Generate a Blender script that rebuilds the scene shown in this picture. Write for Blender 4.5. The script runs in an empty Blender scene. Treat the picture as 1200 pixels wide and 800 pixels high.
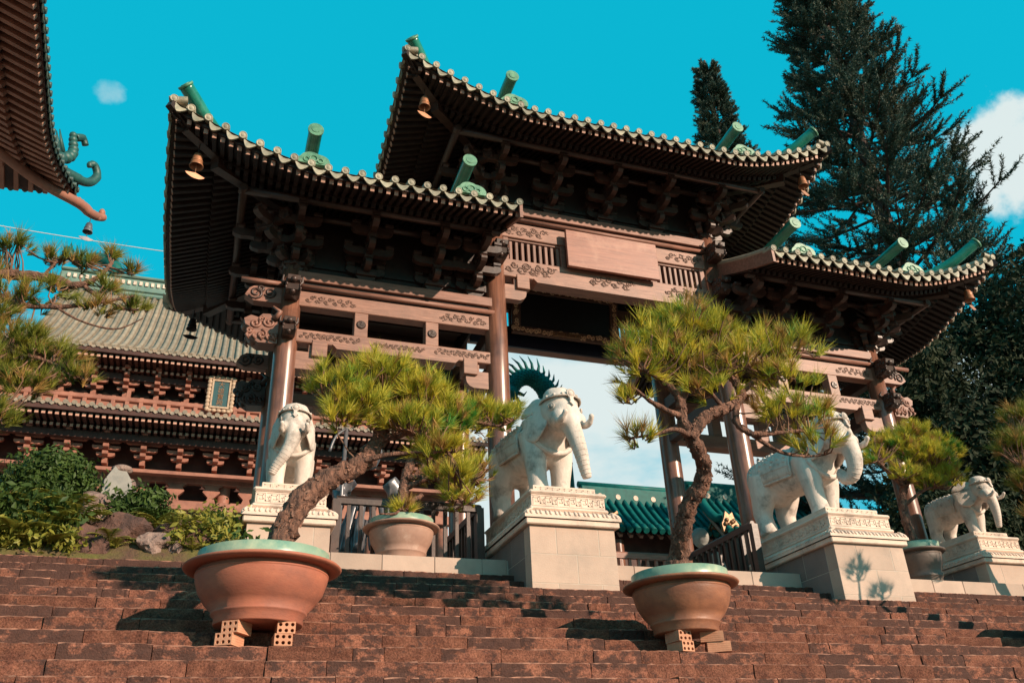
import bpy, math, random
import numpy as np
from mathutils import Vector, Matrix, Euler, noise

random.seed(7)
SC = bpy.context.scene
COL = SC.collection
R = math.radians

# ------------------------------------------------------------------ camera
cam_d = bpy.data.cameras.new('camera')
cam = bpy.data.objects.new('camera', cam_d)
COL.objects.link(cam)
cam_d.sensor_width = 36.0
cam_d.lens = 30.1
cam_d.clip_start = 0.05
cam_d.clip_end = 5000
PITCH, YAW, ROLL = R(28.436), R(20.103), R(-2.6)
_F = Vector((math.sin(YAW), math.cos(YAW), 0)); _R = Vector((math.cos(YAW), -math.sin(YAW), 0)); _U = Vector((0, 0, 1))
_f = _F*math.cos(PITCH) + _U*math.sin(PITCH); _u = _U*math.cos(PITCH) - _F*math.sin(PITCH)
_r3 = _R*math.cos(ROLL) + _u*math.sin(ROLL); _u3 = _u*math.cos(ROLL) - _R*math.sin(ROLL)
cam.matrix_world = Matrix(((_r3.x, _u3.x, -_f.x, 0), (_r3.y, _u3.y, -_f.y, 0), (_r3.z, _u3.z, -_f.z, 0), (0, 0, 0, 1)))
SC.camera = cam

# ------------------------------------------------------------------ sky and sun
SUN_DIR = Vector((-0.70, 1.0, -0.49)).normalized()          # the way the light travels
SUN_EL = math.asin(-SUN_DIR.z)
SUN_AZ = math.atan2(-SUN_DIR.x, -SUN_DIR.y)                 # towards the sun, clockwise from +Y
world = bpy.data.worlds.new('World'); SC.world = world; world.use_nodes = True
wn = world.node_tree.nodes; wl = world.node_tree.links
for n in list(wn): wn.remove(n)
def N(t, **k):
    n = wn.new(t)
    for a, b in k.items(): setattr(n, a, b)
    return n
out = N('ShaderNodeOutputWorld'); bg = N('ShaderNodeBackground'); bg.inputs['Strength'].default_value = 0.1
sky = N('ShaderNodeTexSky', sky_type='NISHITA'); sky.sun_disc = False
sky.sun_elevation = SUN_EL; sky.sun_rotation = SUN_AZ
tint = N('ShaderNodeMixRGB', blend_type='MULTIPLY'); tint.inputs[0].default_value = 1; tint.inputs[2].default_value = (0.06, 1.0, 0.86, 1)
wl.new(sky.outputs[0], tint.inputs[1])
even = N('ShaderNodeMixRGB'); even.inputs[0].default_value = 0.70; even.inputs[2].default_value = (0.02, 4.35, 6.0, 1)
wl.new(tint.outputs[0], even.inputs[1])
tc = N('ShaderNodeTexCoord'); sep = N('ShaderNodeSeparateXYZ'); wl.new(tc.outputs['Generated'], sep.inputs[0])
mp = N('ShaderNodeMapping'); mp.inputs['Scale'].default_value = (1, 1, 2.4); mp.inputs['Location'].default_value = (0.35, 0.1, 0.0); wl.new(tc.outputs['Generated'], mp.inputs[0])
nz = N('ShaderNodeTexNoise'); nz.inputs['Scale'].default_value = 3.6; nz.inputs['Detail'].default_value = 9; nz.inputs['Roughness'].default_value = 0.56
wl.new(mp.outputs[0], nz.inputs['Vector'])
# cloud bank: thick low in the sky, thinning out upwards
low = N('ShaderNodeMapRange'); low.inputs['From Min'].default_value = 0.41; low.inputs['From Max'].default_value = 0.57
low.inputs['To Min'].default_value = 0.30; low.inputs['To Max'].default_value = -0.34
wl.new(sep.outputs['Z'], low.inputs['Value'])
ad0 = N('ShaderNodeMath', operation='ADD'); wl.new(nz.outputs['Fac'], ad0.inputs[0]); wl.new(low.outputs[0], ad0.inputs[1])
# large-scale breaks in the cloud cover, and none near the horizon; unseen cover set for the fill light
nz2 = N('ShaderNodeTexNoise'); nz2.inputs['Scale'].default_value = 1.3; nz2.inputs['Detail'].default_value = 2; wl.new(mp.outputs[0], nz2.inputs['Vector'])
br = N('ShaderNodeMapRange'); br.inputs['From Min'].default_value = 0.36; br.inputs['From Max'].default_value = 0.62; br.inputs['To Min'].default_value = -0.17; br.inputs['To Max'].default_value = 0.10; wl.new(nz2.outputs['Fac'], br.inputs['Value'])
ad1 = N('ShaderNodeMath', operation='ADD'); wl.new(ad0.outputs[0], ad1.inputs[0]); wl.new(br.outputs[0], ad1.inputs[1])
hz = N('ShaderNodeMapRange'); hz.inputs['From Min'].default_value = 0.20; hz.inputs['From Max'].default_value = 0.36; hz.inputs['To Min'].default_value = -0.30; hz.inputs['To Max'].default_value = 0.0; wl.new(sep.outputs['Z'], hz.inputs['Value'])
ad = N('ShaderNodeMath', operation='ADD'); wl.new(ad1.outputs[0], ad.inputs[0]); wl.new(hz.outputs[0], ad.inputs[1])
cm = N('ShaderNodeMapRange', interpolation_type='SMOOTHSTEP'); cm.inputs['From Min'].default_value = 0.50; cm.inputs['From Max'].default_value = 0.78; cm.inputs['To Max'].default_value = 0.96
wl.new(ad.outputs[0], cm.inputs['Value'])
cl = N('ShaderNodeMixRGB'); cl.inputs[2].default_value = (5.6, 6.2, 6.1, 1)
# two stray cumulus puffs higher up
mask = cm.outputs[0]
nz3 = N('ShaderNodeTexNoise'); nz3.inputs['Scale'].default_value = 16; nz3.inputs['Detail'].default_value = 8; nz3.inputs['Roughness'].default_value = 0.6; wl.new(tc.outputs['Generated'], nz3.inputs['Vector'])
for (cd, r0, r1, amp) in ((Vector((-0.158, 0.740, 0.654)), 0.0, 1.5, 0.34), (Vector((0.715, 0.445, 0.540)), 1.0, 6.2, 0.95)):
    dt = N('ShaderNodeVectorMath', operation='DOT_PRODUCT'); dt.inputs[1].default_value = cd.normalized(); wl.new(tc.outputs['Generated'], dt.inputs[0])
    mr_ = N('ShaderNodeMapRange'); mr_.inputs['From Min'].default_value = math.cos(R(r1)); mr_.inputs['From Max'].default_value = math.cos(R(r0)); mr_.inputs['To Min'].default_value = -0.45; mr_.inputs['To Max'].default_value = 0.22 if r1 > 3 else 0.06; wl.new(dt.outputs['Value'], mr_.inputs['Value'])
    sm_ = N('ShaderNodeMath', operation='ADD'); wl.new(nz3.outputs['Fac'], sm_.inputs[0]); wl.new(mr_.outputs[0], sm_.inputs[1])
    mk_ = N('ShaderNodeMapRange', interpolation_type='SMOOTHSTEP'); mk_.inputs['From Min'].default_value = 0.42; mk_.inputs['From Max'].default_value = 0.66; mk_.inputs['To Max'].default_value = amp; wl.new(sm_.outputs[0], mk_.inputs['Value'])
    mx_ = N('ShaderNodeMath', operation='MAXIMUM'); wl.new(mask, mx_.inputs[0]); wl.new(mk_.outputs[0], mx_.inputs[1]); mask = mx_.outputs[0]
wl.new(mask, cl.inputs[0]); wl.new(even.outputs[0], cl.inputs[1])
wl.new(cl.outputs[0], bg.inputs['Color']); wl.new(bg.outputs[0], out.inputs[0])

sun_d = bpy.data.lights.new('sun', 'SUN'); sun_d.energy = 5.0; sun_d.angle = R(0.55); sun_d.color = (1.0, 0.755, 0.57)
sun = bpy.data.objects.new('sun', sun_d); COL.objects.link(sun)
sun.rotation_euler = SUN_DIR.to_track_quat('-Z', 'Y').to_euler()
SC.view_settings.view_transform = 'Standard'; SC.view_settings.look = 'None'
SC.view_settings.exposure = 0.46; SC.view_settings.gamma = 1.0; SC.view_settings.use_curve_mapping = False

# ------------------------------------------------------------------ materials
MATS = {}
def mat(name, c1, c2=None, rough=0.6, scale=6.0, stretch=(1, 1, 1), bump=0.0, bscale=None, spec=0.5, metal=0.0,
        c3=None, s3=1.5, t3=(0.5, 0.65), rnd=0.0, translucent=0.0, coord='Object', detail=6, bdist=0.02, coat=0.0):
    m = bpy.data.materials.new(name); m.use_nodes = True; MATS[name] = m
    nt = m.node_tree; ns = nt.nodes; L = nt.links
    b = ns['Principled BSDF']; b.inputs['Roughness'].default_value = rough; b.inputs['Metallic'].default_value = metal
    b.inputs['Specular IOR Level'].default_value = spec
    b.inputs['Coat Weight'].default_value = coat
    t = ns.new('ShaderNodeTexCoord'); mpn = ns.new('ShaderNodeMapping'); mpn.inputs['Scale'].default_value = stretch
    if coord == 'World':
        g = ns.new('ShaderNodeNewGeometry'); L.new(g.outputs['Position'], mpn.inputs[0])
    else:
        L.new(t.outputs[coord], mpn.inputs[0])
    col = None
    if c2 is not None:
        nzn = ns.new('ShaderNodeTexNoise'); nzn.inputs['Scale'].default_value = scale; nzn.inputs['Detail'].default_value = detail; nzn.inputs['Roughness'].default_value = 0.62
        L.new(mpn.outputs[0], nzn.inputs['Vector'])
        rp = ns.new('ShaderNodeMapRange'); rp.inputs['From Min'].default_value = 0.33; rp.inputs['From Max'].default_value = 0.67
        L.new(nzn.outputs['Fac'], rp.inputs['Value'])
        mx = ns.new('ShaderNodeMixRGB'); mx.inputs[1].default_value = (*c1, 1); mx.inputs[2].default_value = (*c2, 1)
        L.new(rp.outputs[0], mx.inputs[0]); col = mx.outputs[0]
    if c3 is not None:
        n3 = ns.new('ShaderNodeTexNoise'); n3.inputs['Scale'].default_value = s3; n3.inputs['Detail'].default_value = 8; n3.inputs['Roughness'].default_value = 0.68
        g3 = ns.new('ShaderNodeNewGeometry'); L.new(g3.outputs['Position'], n3.inputs['Vector'])
        r3 = ns.new('ShaderNodeMapRange'); r3.inputs['From Min'].default_value = t3[0]; r3.inputs['From Max'].default_value = t3[1]
        L.new(n3.outputs['Fac'], r3.inputs['Value'])
        m3 = ns.new('ShaderNodeMixRGB'); m3.inputs[2].default_value = (*c3, 1)
        if col is None: m3.inputs[1].default_value = (*c1, 1)
        else: L.new(col, m3.inputs[1])
        L.new(r3.outputs[0], m3.inputs[0]); col = m3.outputs[0]
    if rnd > 0:
        oi = ns.new('ShaderNodeObjectInfo'); rr = ns.new('ShaderNodeMapRange'); rr.inputs['To Min'].default_value = 1-rnd; rr.inputs['To Max'].default_value = 1+rnd
        L.new(oi.outputs['Random'], rr.inputs['Value'])
        hv = ns.new('ShaderNodeHueSaturation'); L.new(rr.outputs[0], hv.inputs['Value'])
        if col is None: hv.inputs['Color'].default_value = (*c1, 1)
        else: L.new(col, hv.inputs['Color'])
        col = hv.outputs[0]
    if col is None: b.inputs['Base Color'].default_value = (*c1, 1)
    else: L.new(col, b.inputs['Base Color'])
    if bump > 0:
        nb = ns.new('ShaderNodeTexNoise'); nb.inputs['Scale'].default_value = bscale or scale*3; nb.inputs['Detail'].default_value = 7; nb.inputs['Roughness'].default_value = 0.6
        L.new(mpn.outputs[0], nb.inputs['Vector'])
        bp = ns.new('ShaderNodeBump'); bp.inputs['Strength'].default_value = bump; bp.inputs['Distance'].default_value = bdist
        L.new(nb.outputs['Fac'], bp.inputs['Height']); L.new(bp.outputs[0], b.inputs['Normal'])
    if translucent > 0:
        tr = ns.new('ShaderNodeBsdfTranslucent'); ms = ns.new('ShaderNodeMixShader'); ms.inputs[0].default_value = translucent
        if col is None: tr.inputs[0].default_value = (*c1, 1)
        else: L.new(col, tr.inputs[0])
        o = ns['Material Output']; L.new(b.outputs[0], ms.inputs[1]); L.new(tr.outputs[0], ms.inputs[2]); L.new(ms.outputs[0], o.inputs[0])
    return m
mat('wood', (0.30, 0.14, 0.10), (0.16, 0.072, 0.05), rough=0.5, scale=5, stretch=(0.6, 5, 5), bump=0.15, bscale=14, spec=0.4, c3=(0.17, 0.085, 0.06), s3=1.1, t3=(0.52, 0.75))
mat('wood_pale', (0.355, 0.180, 0.128), (0.19, 0.094, 0.068), rough=0.5, scale=5, stretch=(0.6, 5, 5), bump=0.12, bscale=14, spec=0.4, c3=(0.19, 0.105, 0.08), s3=1.9, t3=(0.47, 0.76))
mat('wood_board', (0.33, 0.135, 0.092), (0.20, 0.080, 0.056), rough=0.45, scale=3, stretch=(0.5, 4, 8), bump=0.15, bscale=12, spec=0.4, c3=(0.40, 0.21, 0.15), s3=1.6, t3=(0.5, 0.75))
mat('wood_column', (0.255, 0.112, 0.070), (0.115, 0.048, 0.032), rough=0.30, scale=5, stretch=(5, 5, 0.35), bump=0.1, bscale=9, spec=0.55, c3=(0.075, 0.034, 0.025), s3=1.7, t3=(0.47, 0.72), coat=0.15)
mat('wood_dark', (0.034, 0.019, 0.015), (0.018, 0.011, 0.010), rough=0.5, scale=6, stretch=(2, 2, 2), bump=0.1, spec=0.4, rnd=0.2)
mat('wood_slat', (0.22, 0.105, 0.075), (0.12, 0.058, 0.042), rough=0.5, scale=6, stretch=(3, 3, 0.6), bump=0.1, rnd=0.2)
mat('wood_mid', (0.066, 0.034, 0.025), (0.036, 0.019, 0.015), rough=0.42, scale=6, bump=0.1, spec=0.5, rnd=0.15)  # bracket wood darkened, eave shade put into the colour; dark railings share it
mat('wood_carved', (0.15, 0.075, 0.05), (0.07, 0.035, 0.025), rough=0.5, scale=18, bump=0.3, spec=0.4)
mat('wood_rafter_shaded', (0.036, 0.020, 0.016), (0.018, 0.011, 0.010), rough=0.55, scale=9, bump=0.1, spec=0.3)  # same wood as the lintels, under-eave shade put into the colour
mat('hall_wood', (0.36, 0.155, 0.105), (0.24, 0.10, 0.07), rough=0.55, scale=3, bump=0.1, spec=0.3, c3=(0.15, 0.065, 0.048), s3=0.8, t3=(0.55, 0.75))
mat('hall_end_sunlit', (0.55, 0.30, 0.22), (0.42, 0.22, 0.16), rough=0.6, scale=8, coord='World')  # paler tips of the hall rafters, sunlight put into the colour
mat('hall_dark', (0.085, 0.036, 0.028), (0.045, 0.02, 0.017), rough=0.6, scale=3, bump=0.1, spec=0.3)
mat('tile_eave', (0.39, 0.33, 0.235), (0.22, 0.21, 0.155), rough=0.55, scale=9, bump=0.3, bscale=30, c3=(0.11, 0.125, 0.085), s3=7, t3=(0.50, 0.72), rnd=0.3)
mat('tile_grey', (0.34, 0.265, 0.19), (0.20, 0.17, 0.13), rough=0.7, scale=2.5, bump=0.3, rnd=0.14)
mat('glaze', (0.012, 0.20, 0.135), (0.008, 0.115, 0.085), rough=0.25, scale=5, bump=0.08, spec=0.6, c3=(0.05, 0.27, 0.19), s3=4, t3=(0.5, 0.8))
mat('glaze_pale', (0.13, 0.30, 0.175), (0.045, 0.15, 0.09), rough=0.45, scale=9, bump=0.25)
mat('glaze_teal', (0.006, 0.13, 0.115), (0.003, 0.075, 0.072), rough=0.55, scale=5, bump=0.1, spec=0.2)
mat('stone_pale', (0.74, 0.58, 0.475), (0.64, 0.49, 0.395), rough=0.8, scale=4, bump=0.15, bscale=60, c3=(0.34, 0.275, 0.23), s3=3.2, t3=(0.50, 0.74))
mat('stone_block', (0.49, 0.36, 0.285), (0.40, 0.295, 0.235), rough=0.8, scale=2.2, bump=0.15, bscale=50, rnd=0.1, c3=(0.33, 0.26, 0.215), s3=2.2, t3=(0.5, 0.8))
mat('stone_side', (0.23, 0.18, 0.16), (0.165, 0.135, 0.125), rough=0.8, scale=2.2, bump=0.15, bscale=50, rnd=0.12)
mat('stone_elephant', (0.70, 0.605, 0.535), (0.53, 0.45, 0.39), rough=0.8, scale=6, stretch=(1.5, 1.5, 0.5), bump=0.35, bscale=60, c3=(0.22, 0.185, 0.16), s3=3.8, t3=(0.52, 0.72))
mat('stone_grey', (0.30, 0.29, 0.26), (0.19, 0.19, 0.18), rough=0.85, scale=5, bump=0.3)
mat('mortar', (0.50, 0.43, 0.36), (0.42, 0.36, 0.30), rough=0.9, scale=8)
def step_material():
    m = mat('step_stone', (0.255, 0.104, 0.066), (0.130, 0.052, 0.037), rough=0.92, scale=9, bump=0.8, bscale=70, bdist=0.014, spec=0.12, detail=10, coord='World', rnd=0.34)
    nt = m.node_tree; ns = nt.nodes; L = nt.links; b = ns['Principled BSDF']
    src = b.inputs['Base Color'].links[0].from_socket
    g = ns.new('ShaderNodeNewGeometry'); mpn = ns.new('ShaderNodeMapping'); mpn.inputs['Scale'].default_value = (1, 1, 1.5); L.new(g.outputs['Position'], mpn.inputs[0])
    # fine crystalline speckle
    sp = ns.new('ShaderNodeTexNoise'); sp.inputs['Scale'].default_value = 75; sp.inputs['Detail'].default_value = 4; sp.inputs['Roughness'].default_value = 0.75; L.new(g.outputs['Position'], sp.inputs['Vector'])
    r1 = ns.new('ShaderNodeMapRange'); r1.inputs['From Min'].default_value = 0.36; r1.inputs['From Max'].default_value = 0.66; r1.inputs['To Min'].default_value = 0.55; r1.inputs['To Max'].default_value = 1.55; L.new(sp.outputs['Fac'], r1.inputs['Value'])
    hv = ns.new('ShaderNodeHueSaturation'); L.new(src, hv.inputs['Color']); L.new(r1.outputs[0], hv.inputs['Value'])
    # black weathering crust in ragged patches, varying stone by stone, thicker on the top courses for lichen and painted-in tree shade
    n1 = ns.new('ShaderNodeTexNoise'); n1.inputs['Scale'].default_value = 5.2; n1.inputs['Detail'].default_value = 9; n1.inputs['Roughness'].default_value = 0.72; L.new(mpn.outputs[0], n1.inputs['Vector'])
    oi = ns.new('ShaderNodeObjectInfo'); ro = ns.new('ShaderNodeMapRange'); ro.inputs['To Min'].default_value = -0.11; ro.inputs['To Max'].default_value = 0.10; L.new(oi.outputs['Random'], ro.inputs['Value'])
    sx = ns.new('ShaderNodeSeparateXYZ'); L.new(g.outputs['Position'], sx.inputs[0])
    rz = ns.new('ShaderNodeMapRange'); rz.inputs['From Min'].default_value = 1.75; rz.inputs['From Max'].default_value = 2.45; rz.inputs['To Min'].default_value = 0.0; rz.inputs['To Max'].default_value = 0.11; L.new(sx.outputs['Z'], rz.inputs['Value'])
    a1 = ns.new('ShaderNodeMath'); a1.operation = 'ADD'; L.new(n1.outputs['Fac'], a1.inputs[0]); L.new(ro.outputs[0], a1.inputs[1])
    a2 = ns.new('ShaderNodeMath'); a2.operation = 'ADD'; L.new(a1.outputs[0], a2.inputs[0]); L.new(rz.outputs[0], a2.inputs[1])
    r2 = ns.new('ShaderNodeMapRange'); r2.inputs['From Min'].default_value = 0.475; r2.inputs['From Max'].default_value = 0.545; r2.inputs['To Max'].default_value = 0.88; L.new(a2.outputs[0], r2.inputs['Value'])
    mx = ns.new('ShaderNodeMixRGB'); mx.inputs[2].default_value = (0.060, 0.034, 0.029, 1); L.new(r2.outputs[0], mx.inputs[0]); L.new(hv.outputs[0], mx.inputs[1])
    L.new(mx.outputs[0], b.inputs['Base Color'])
step_material()
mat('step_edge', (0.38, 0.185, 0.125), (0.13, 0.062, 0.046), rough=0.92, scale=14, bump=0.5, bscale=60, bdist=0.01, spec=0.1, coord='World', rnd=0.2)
mat('step_core', (0.05, 0.03, 0.025), (0.03, 0.02, 0.018), rough=0.95, scale=9)
mat('rock', (0.155, 0.075, 0.055), (0.05, 0.03, 0.026), rough=0.9, scale=5, bump=0.9, bscale=16, bdist=0.05)
mat('rock_pale', (0.34, 0.24, 0.20), (0.14, 0.09, 0.08), rough=0.9, scale=9, bump=0.9, bscale=25, bdist=0.04)
mat('terracotta', (0.43, 0.150, 0.090), (0.33, 0.108, 0.068), rough=0.62, scale=3, stretch=(1, 1, 3), bump=0.12, bscale=30, spec=0.35, c3=(0.24, 0.095, 0.068), s3=2.6, t3=(0.48, 0.72))
mat('terracotta_brown', (0.36, 0.150, 0.080), (0.20, 0.085, 0.052), rough=0.5, scale=3, stretch=(1, 1, 2), bump=0.15, bscale=25, spec=0.4, c3=(0.15, 0.068, 0.045), s3=3.5, t3=(0.5, 0.75))
mat('terracotta_grey', (0.42, 0.255, 0.19), (0.30, 0.175, 0.13), rough=0.7, scale=4, bump=0.15, c3=(0.55, 0.40, 0.32), s3=5, t3=(0.55, 0.8))
mat('pot_dark', (0.14, 0.10, 0.08), (0.08, 0.06, 0.05), rough=0.5, scale=5, bump=0.15)
mat('pot_liner', (0.27, 0.36, 0.26), (0.12, 0.26, 0.20), rough=0.35, scale=3, spec=0.5, c3=(0.42, 0.46, 0.31), s3=3, t3=(0.5, 0.7))  # lit and shaded greens of the liner mixed into one colour
mat('brick_clay', (0.58, 0.29, 0.175), (0.46, 0.21, 0.125), rough=0.85, scale=9, bump=0.2, rnd=0.12)
mat('hole_dark', (0.05, 0.025, 0.018), rough=0.9)
mat('soil', (0.06, 0.035, 0.022), (0.03, 0.02, 0.014), rough=0.95, scale=12, bump=0.8)
mat('bark', (0.30, 0.145, 0.095), (0.045, 0.025, 0.020), rough=0.9, scale=20, stretch=(1, 1, 0.45), bump=1.0, bscale=26, bdist=0.07, detail=8)
mat('bark_plate', (0.30, 0.155, 0.105), (0.10, 0.052, 0.038), rough=0.9, scale=14, bump=0.6, bscale=50, coord='World')
mat('bark_dark', (0.075, 0.04, 0.03), (0.04, 0.023, 0.018), rough=0.9, scale=12, bump=0.6)
mat('twig', (0.26, 0.135, 0.085), (0.13, 0.07, 0.045), rough=0.85, scale=12)
mat('needle', (0.66, 0.52, 0.055), (0.30, 0.34, 0.035), rough=0.5, scale=5, spec=0.3, translucent=0.28, c3=(0.075, 0.27, 0.040), s3=3.2, t3=(0.53, 0.64), coord='World')
mat('needle_dry', (0.46, 0.27, 0.08), (0.30, 0.18, 0.05), rough=0.6, scale=7, spec=0.3, translucent=0.28, coord='World')
mat('needle_dim', (0.24, 0.22, 0.025), (0.09, 0.14, 0.022), rough=0.5, scale=4, spec=0.3, translucent=0.22, coord='World')
mat('conifer', (0.058, 0.094, 0.062), (0.030, 0.055, 0.042), rough=0.55, scale=0.8, spec=0.25, translucent=0.10, coord='World', c3=(0.105, 0.085, 0.040), s3=0.5, t3=(0.5, 0.75))
mat('leaf_dark', (0.030, 0.042, 0.018), (0.014, 0.022, 0.012), rough=0.7, scale=1.2, spec=0.15, translucent=0.10, coord='World')
mat('leaf_green', (0.065, 0.110, 0.020), (0.026, 0.055, 0.014), rough=0.55, scale=4, spec=0.25, translucent=0.15, coord='World')
mat('leaf_fern', (0.34, 0.30, 0.05), (0.15, 0.18, 0.03), rough=0.5, scale=5, spec=0.3, translucent=0.28, coord='World')
mat('moss', (0.11, 0.105, 0.025), (0.10, 0.055, 0.035), rough=0.95, scale=4, bump=0.9, bscale=22, bdist=0.04)
mat('terrace', (0.58, 0.48, 0.40), (0.46, 0.38, 0.32), rough=0.85, scale=1.5)
mat('ground', (0.24, 0.155, 0.11), (0.18, 0.115, 0.085), rough=0.95, scale=0.6)
mat('bronze_bell', (0.44, 0.20, 0.10), (0.30, 0.13, 0.07), rough=0.45, scale=8, metal=0.35, bump=0.1)
mat('gold', (0.30, 0.16, 0.075), (0.14, 0.07, 0.04), rough=0.4, scale=16, metal=0.4, bump=0.3)
mat('gold_frame', (0.85, 0.54, 0.32), (0.45, 0.26, 0.15), rough=0.45, scale=24, metal=0.0, bump=0.5)
mat('panel_black', (0.010, 0.008, 0.008), (0.006, 0.005, 0.006), rough=0.5, scale=6)
mat('lacquer_blue', (0.010, 0.012, 0.028), (0.006, 0.007, 0.016), rough=0.35, scale=4)
mat('panel_teal', (0.012, 0.075, 0.082), (0.008, 0.05, 0.056), rough=0.5, scale=6)
mat('sign_frame', (0.50, 0.36, 0.24), (0.30, 0.20, 0.14), rough=0.6, scale=10, bump=0.3)
mat('statue_metal', (0.20, 0.20, 0.21), (0.07, 0.07, 0.085), rough=0.35, scale=4, metal=0.3)
mat('tile_green', (0.022, 0.095, 0.08), (0.012, 0.05, 0.046), rough=0.5, scale=6, bump=0.3)
mat('glaze_weathered', (0.15, 0.23, 0.19), (0.07, 0.16, 0.14), rough=0.6, scale=2, bump=0.2)
mat('hall_roof', (0.30, 0.235, 0.165), (0.17, 0.145, 0.11), rough=0.75, scale=2.5, bump=0.3, rnd=0.18)
mat('tile_dark', (0.055, 0.10, 0.085), (0.03, 0.055, 0.05), rough=0.45, scale=3, bump=0.2)
mat('hall_tile', (0.36, 0.26, 0.18), (0.13, 0.13, 0.11), rough=0.6, scale=6, bump=0.2)
mat('rafter_end', (0.46, 0.25, 0.18), (0.33, 0.17, 0.12), rough=0.6, scale=20, coord='World')  # same wood as the rafters, direct sun put into the colour
mat('cable', (0.55, 0.55, 0.55), rough=0.6)

# ------------------------------------------------------------------ mesh helpers
class MB:
    def __init__(s): s.v = []; s.f = []; s.sm = []
    def add(s, vs, fs, smooth=False):
        o = len(s.v); s.v.extend([tuple(p) for p in vs]); s.f.extend([tuple(i+o for i in q) for q in fs]); s.sm.extend([smooth]*len(fs))
        return s
    def box(s, x0, x1, y0, y1, z0, z1):
        return s.add([(x0,y0,z0),(x1,y0,z0),(x1,y1,z0),(x0,y1,z0),(x0,y0,z1),(x1,y0,z1),(x1,y1,z1),(x0,y1,z1)],
                     [(3,2,1,0),(4,5,6,7),(0,1,5,4),(1,2,6,5),(2,3,7,6),(3,0,4,7)])
    def cbox(s, x0, x1, y0, y1, z0, z1, c=0.01):
        lo = (x0,y0,z0); hi = (x1,y1,z1); vs = []; idx = {}
        for sx in (0,1):
            for sy in (0,1):
                for sz in (0,1):
                    for ax in range(3):
                        p = []
                        for k, sg in enumerate((sx,sy,sz)):
                            e = (lo, hi)[sg][k]
                            if k != ax: e += c*(1 if sg == 0 else -1)
                            p.append(e)
                        idx[(sx,sy,sz,ax)] = len(vs); vs.append(p)
        fs = []
        for ax in range(3):
            o1, o2 = [k for k in range(3) if k != ax]
            for sg in (0,1):
                q = []
                for a, b in ((0,0),(1,0),(1,1),(0,1)):
                    t = [0,0,0]; t[ax] = sg; t[o1] = a; t[o2] = b; q.append(idx[(*t, ax)])
                if (sg == 1) != (ax == 1): pass
                else: q = q[::-1]
                fs.append(q)
        for ax in range(3):
            o1, o2 = [k for k in range(3) if k != ax]
            for a in (0,1):
                for b in (0,1):
                    t0 = [0,0,0]; t0[o1] = a; t0[o2] = b; t1 = list(t0); t1[ax] = 1
                    q = [idx[(*t0,o1)], idx[(*t1,o1)], idx[(*t1,o2)], idx[(*t0,o2)]]
                    fs.append(q)
        for sx in (0,1):
            for sy in (0,1):
                for sz in (0,1): fs.append([idx[(sx,sy,sz,k)] for k in range(3)])
        return s.add(vs, fs)
    def beam(s, p, q, w, h, up=(0,0,1)):
        p = Vector(p); q = Vector(q); d = (q-p).normalized(); r = d.cross(Vector(up))
        if r.length < 1e-6: r = Vector((1,0,0))
        r.normalize(); u = r.cross(d)
        vs = [a + r*i*w/2 + u*j*h/2 for a in (p, q) for i, j in ((-1,-1),(1,-1),(1,1),(-1,1))]
        return s.add(vs, [(3,2,1,0),(4,5,6,7),(0,1,5,4),(1,2,6,5),(2,3,7,6),(3,0,4,7)])
    def tube(s, path, rad, n=8, cap=True, smooth=True, squash=None):
        path = [Vector(p) for p in path]; m = len(path)
        if not hasattr(rad, '__len__'): rad = [rad]*m
        t0 = (path[1]-path[0]).normalized(); a = Vector((0,0,1)) if abs(t0.z) < 0.9 else Vector((1,0,0))
        nrm = (a - t0*a.dot(t0)).normalized(); vs = []
        for i in range(m):
            t = (path[min(i+1,m-1)]-path[max(i-1,0)]).normalized()
            nrm = (nrm - t*nrm.dot(t)).normalized(); bn = t.cross(nrm)
            for k in range(n):
                an = 2*math.pi*k/n
                vs.append(path[i] + (nrm*math.cos(an) + bn*math.sin(an))*rad[i])
        fs = [(i*n+k, i*n+(k+1)%n, (i+1)*n+(k+1)%n, (i+1)*n+k) for i in range(m-1) for k in range(n)]
        s.add(vs, fs, smooth)
        if cap:
            o = len(s.v) - m*n
            s.f.append(tuple(o+k for k in range(n))[::-1]); s.f.append(tuple(o+(m-1)*n+k for k in range(n))); s.sm += [False, False]
        return s
    def lathe(s, prof, n=32, c=(0,0,0), smooth=True, closed=False):
        m = len(prof); vs = [(c[0]+r*math.cos(2*math.pi*k/n), c[1]+r*math.sin(2*math.pi*k/n), c[2]+z) for r, z in prof for k in range(n)]
        rng = range(m) if closed else range(m-1)
        return s.add(vs, [(i*n+k, i*n+(k+1)%n, ((i+1)%m)*n+(k+1)%n, ((i+1)%m)*n+k) for i in rng for k in range(n)], smooth)
    def prism(s, poly, fn, a, b, smooth=False):
        n = len(poly); vs = [fn(u, v, a) for u, v in poly] + [fn(u, v, b) for u, v in poly]
        return s.add(vs, [tuple(range(n))[::-1], tuple(range(n, 2*n))] + [(i, (i+1)%n, n+(i+1)%n, n+i) for i in range(n)], smooth)
    def grid(s, pts, smooth=True):
        h = len(pts); w = len(pts[0])
        return s.add([p for r in pts for p in r], [(i*w+j, i*w+j+1, (i+1)*w+j+1, (i+1)*w+j) for i in range(h-1) for j in range(w-1)], smooth)
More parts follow.
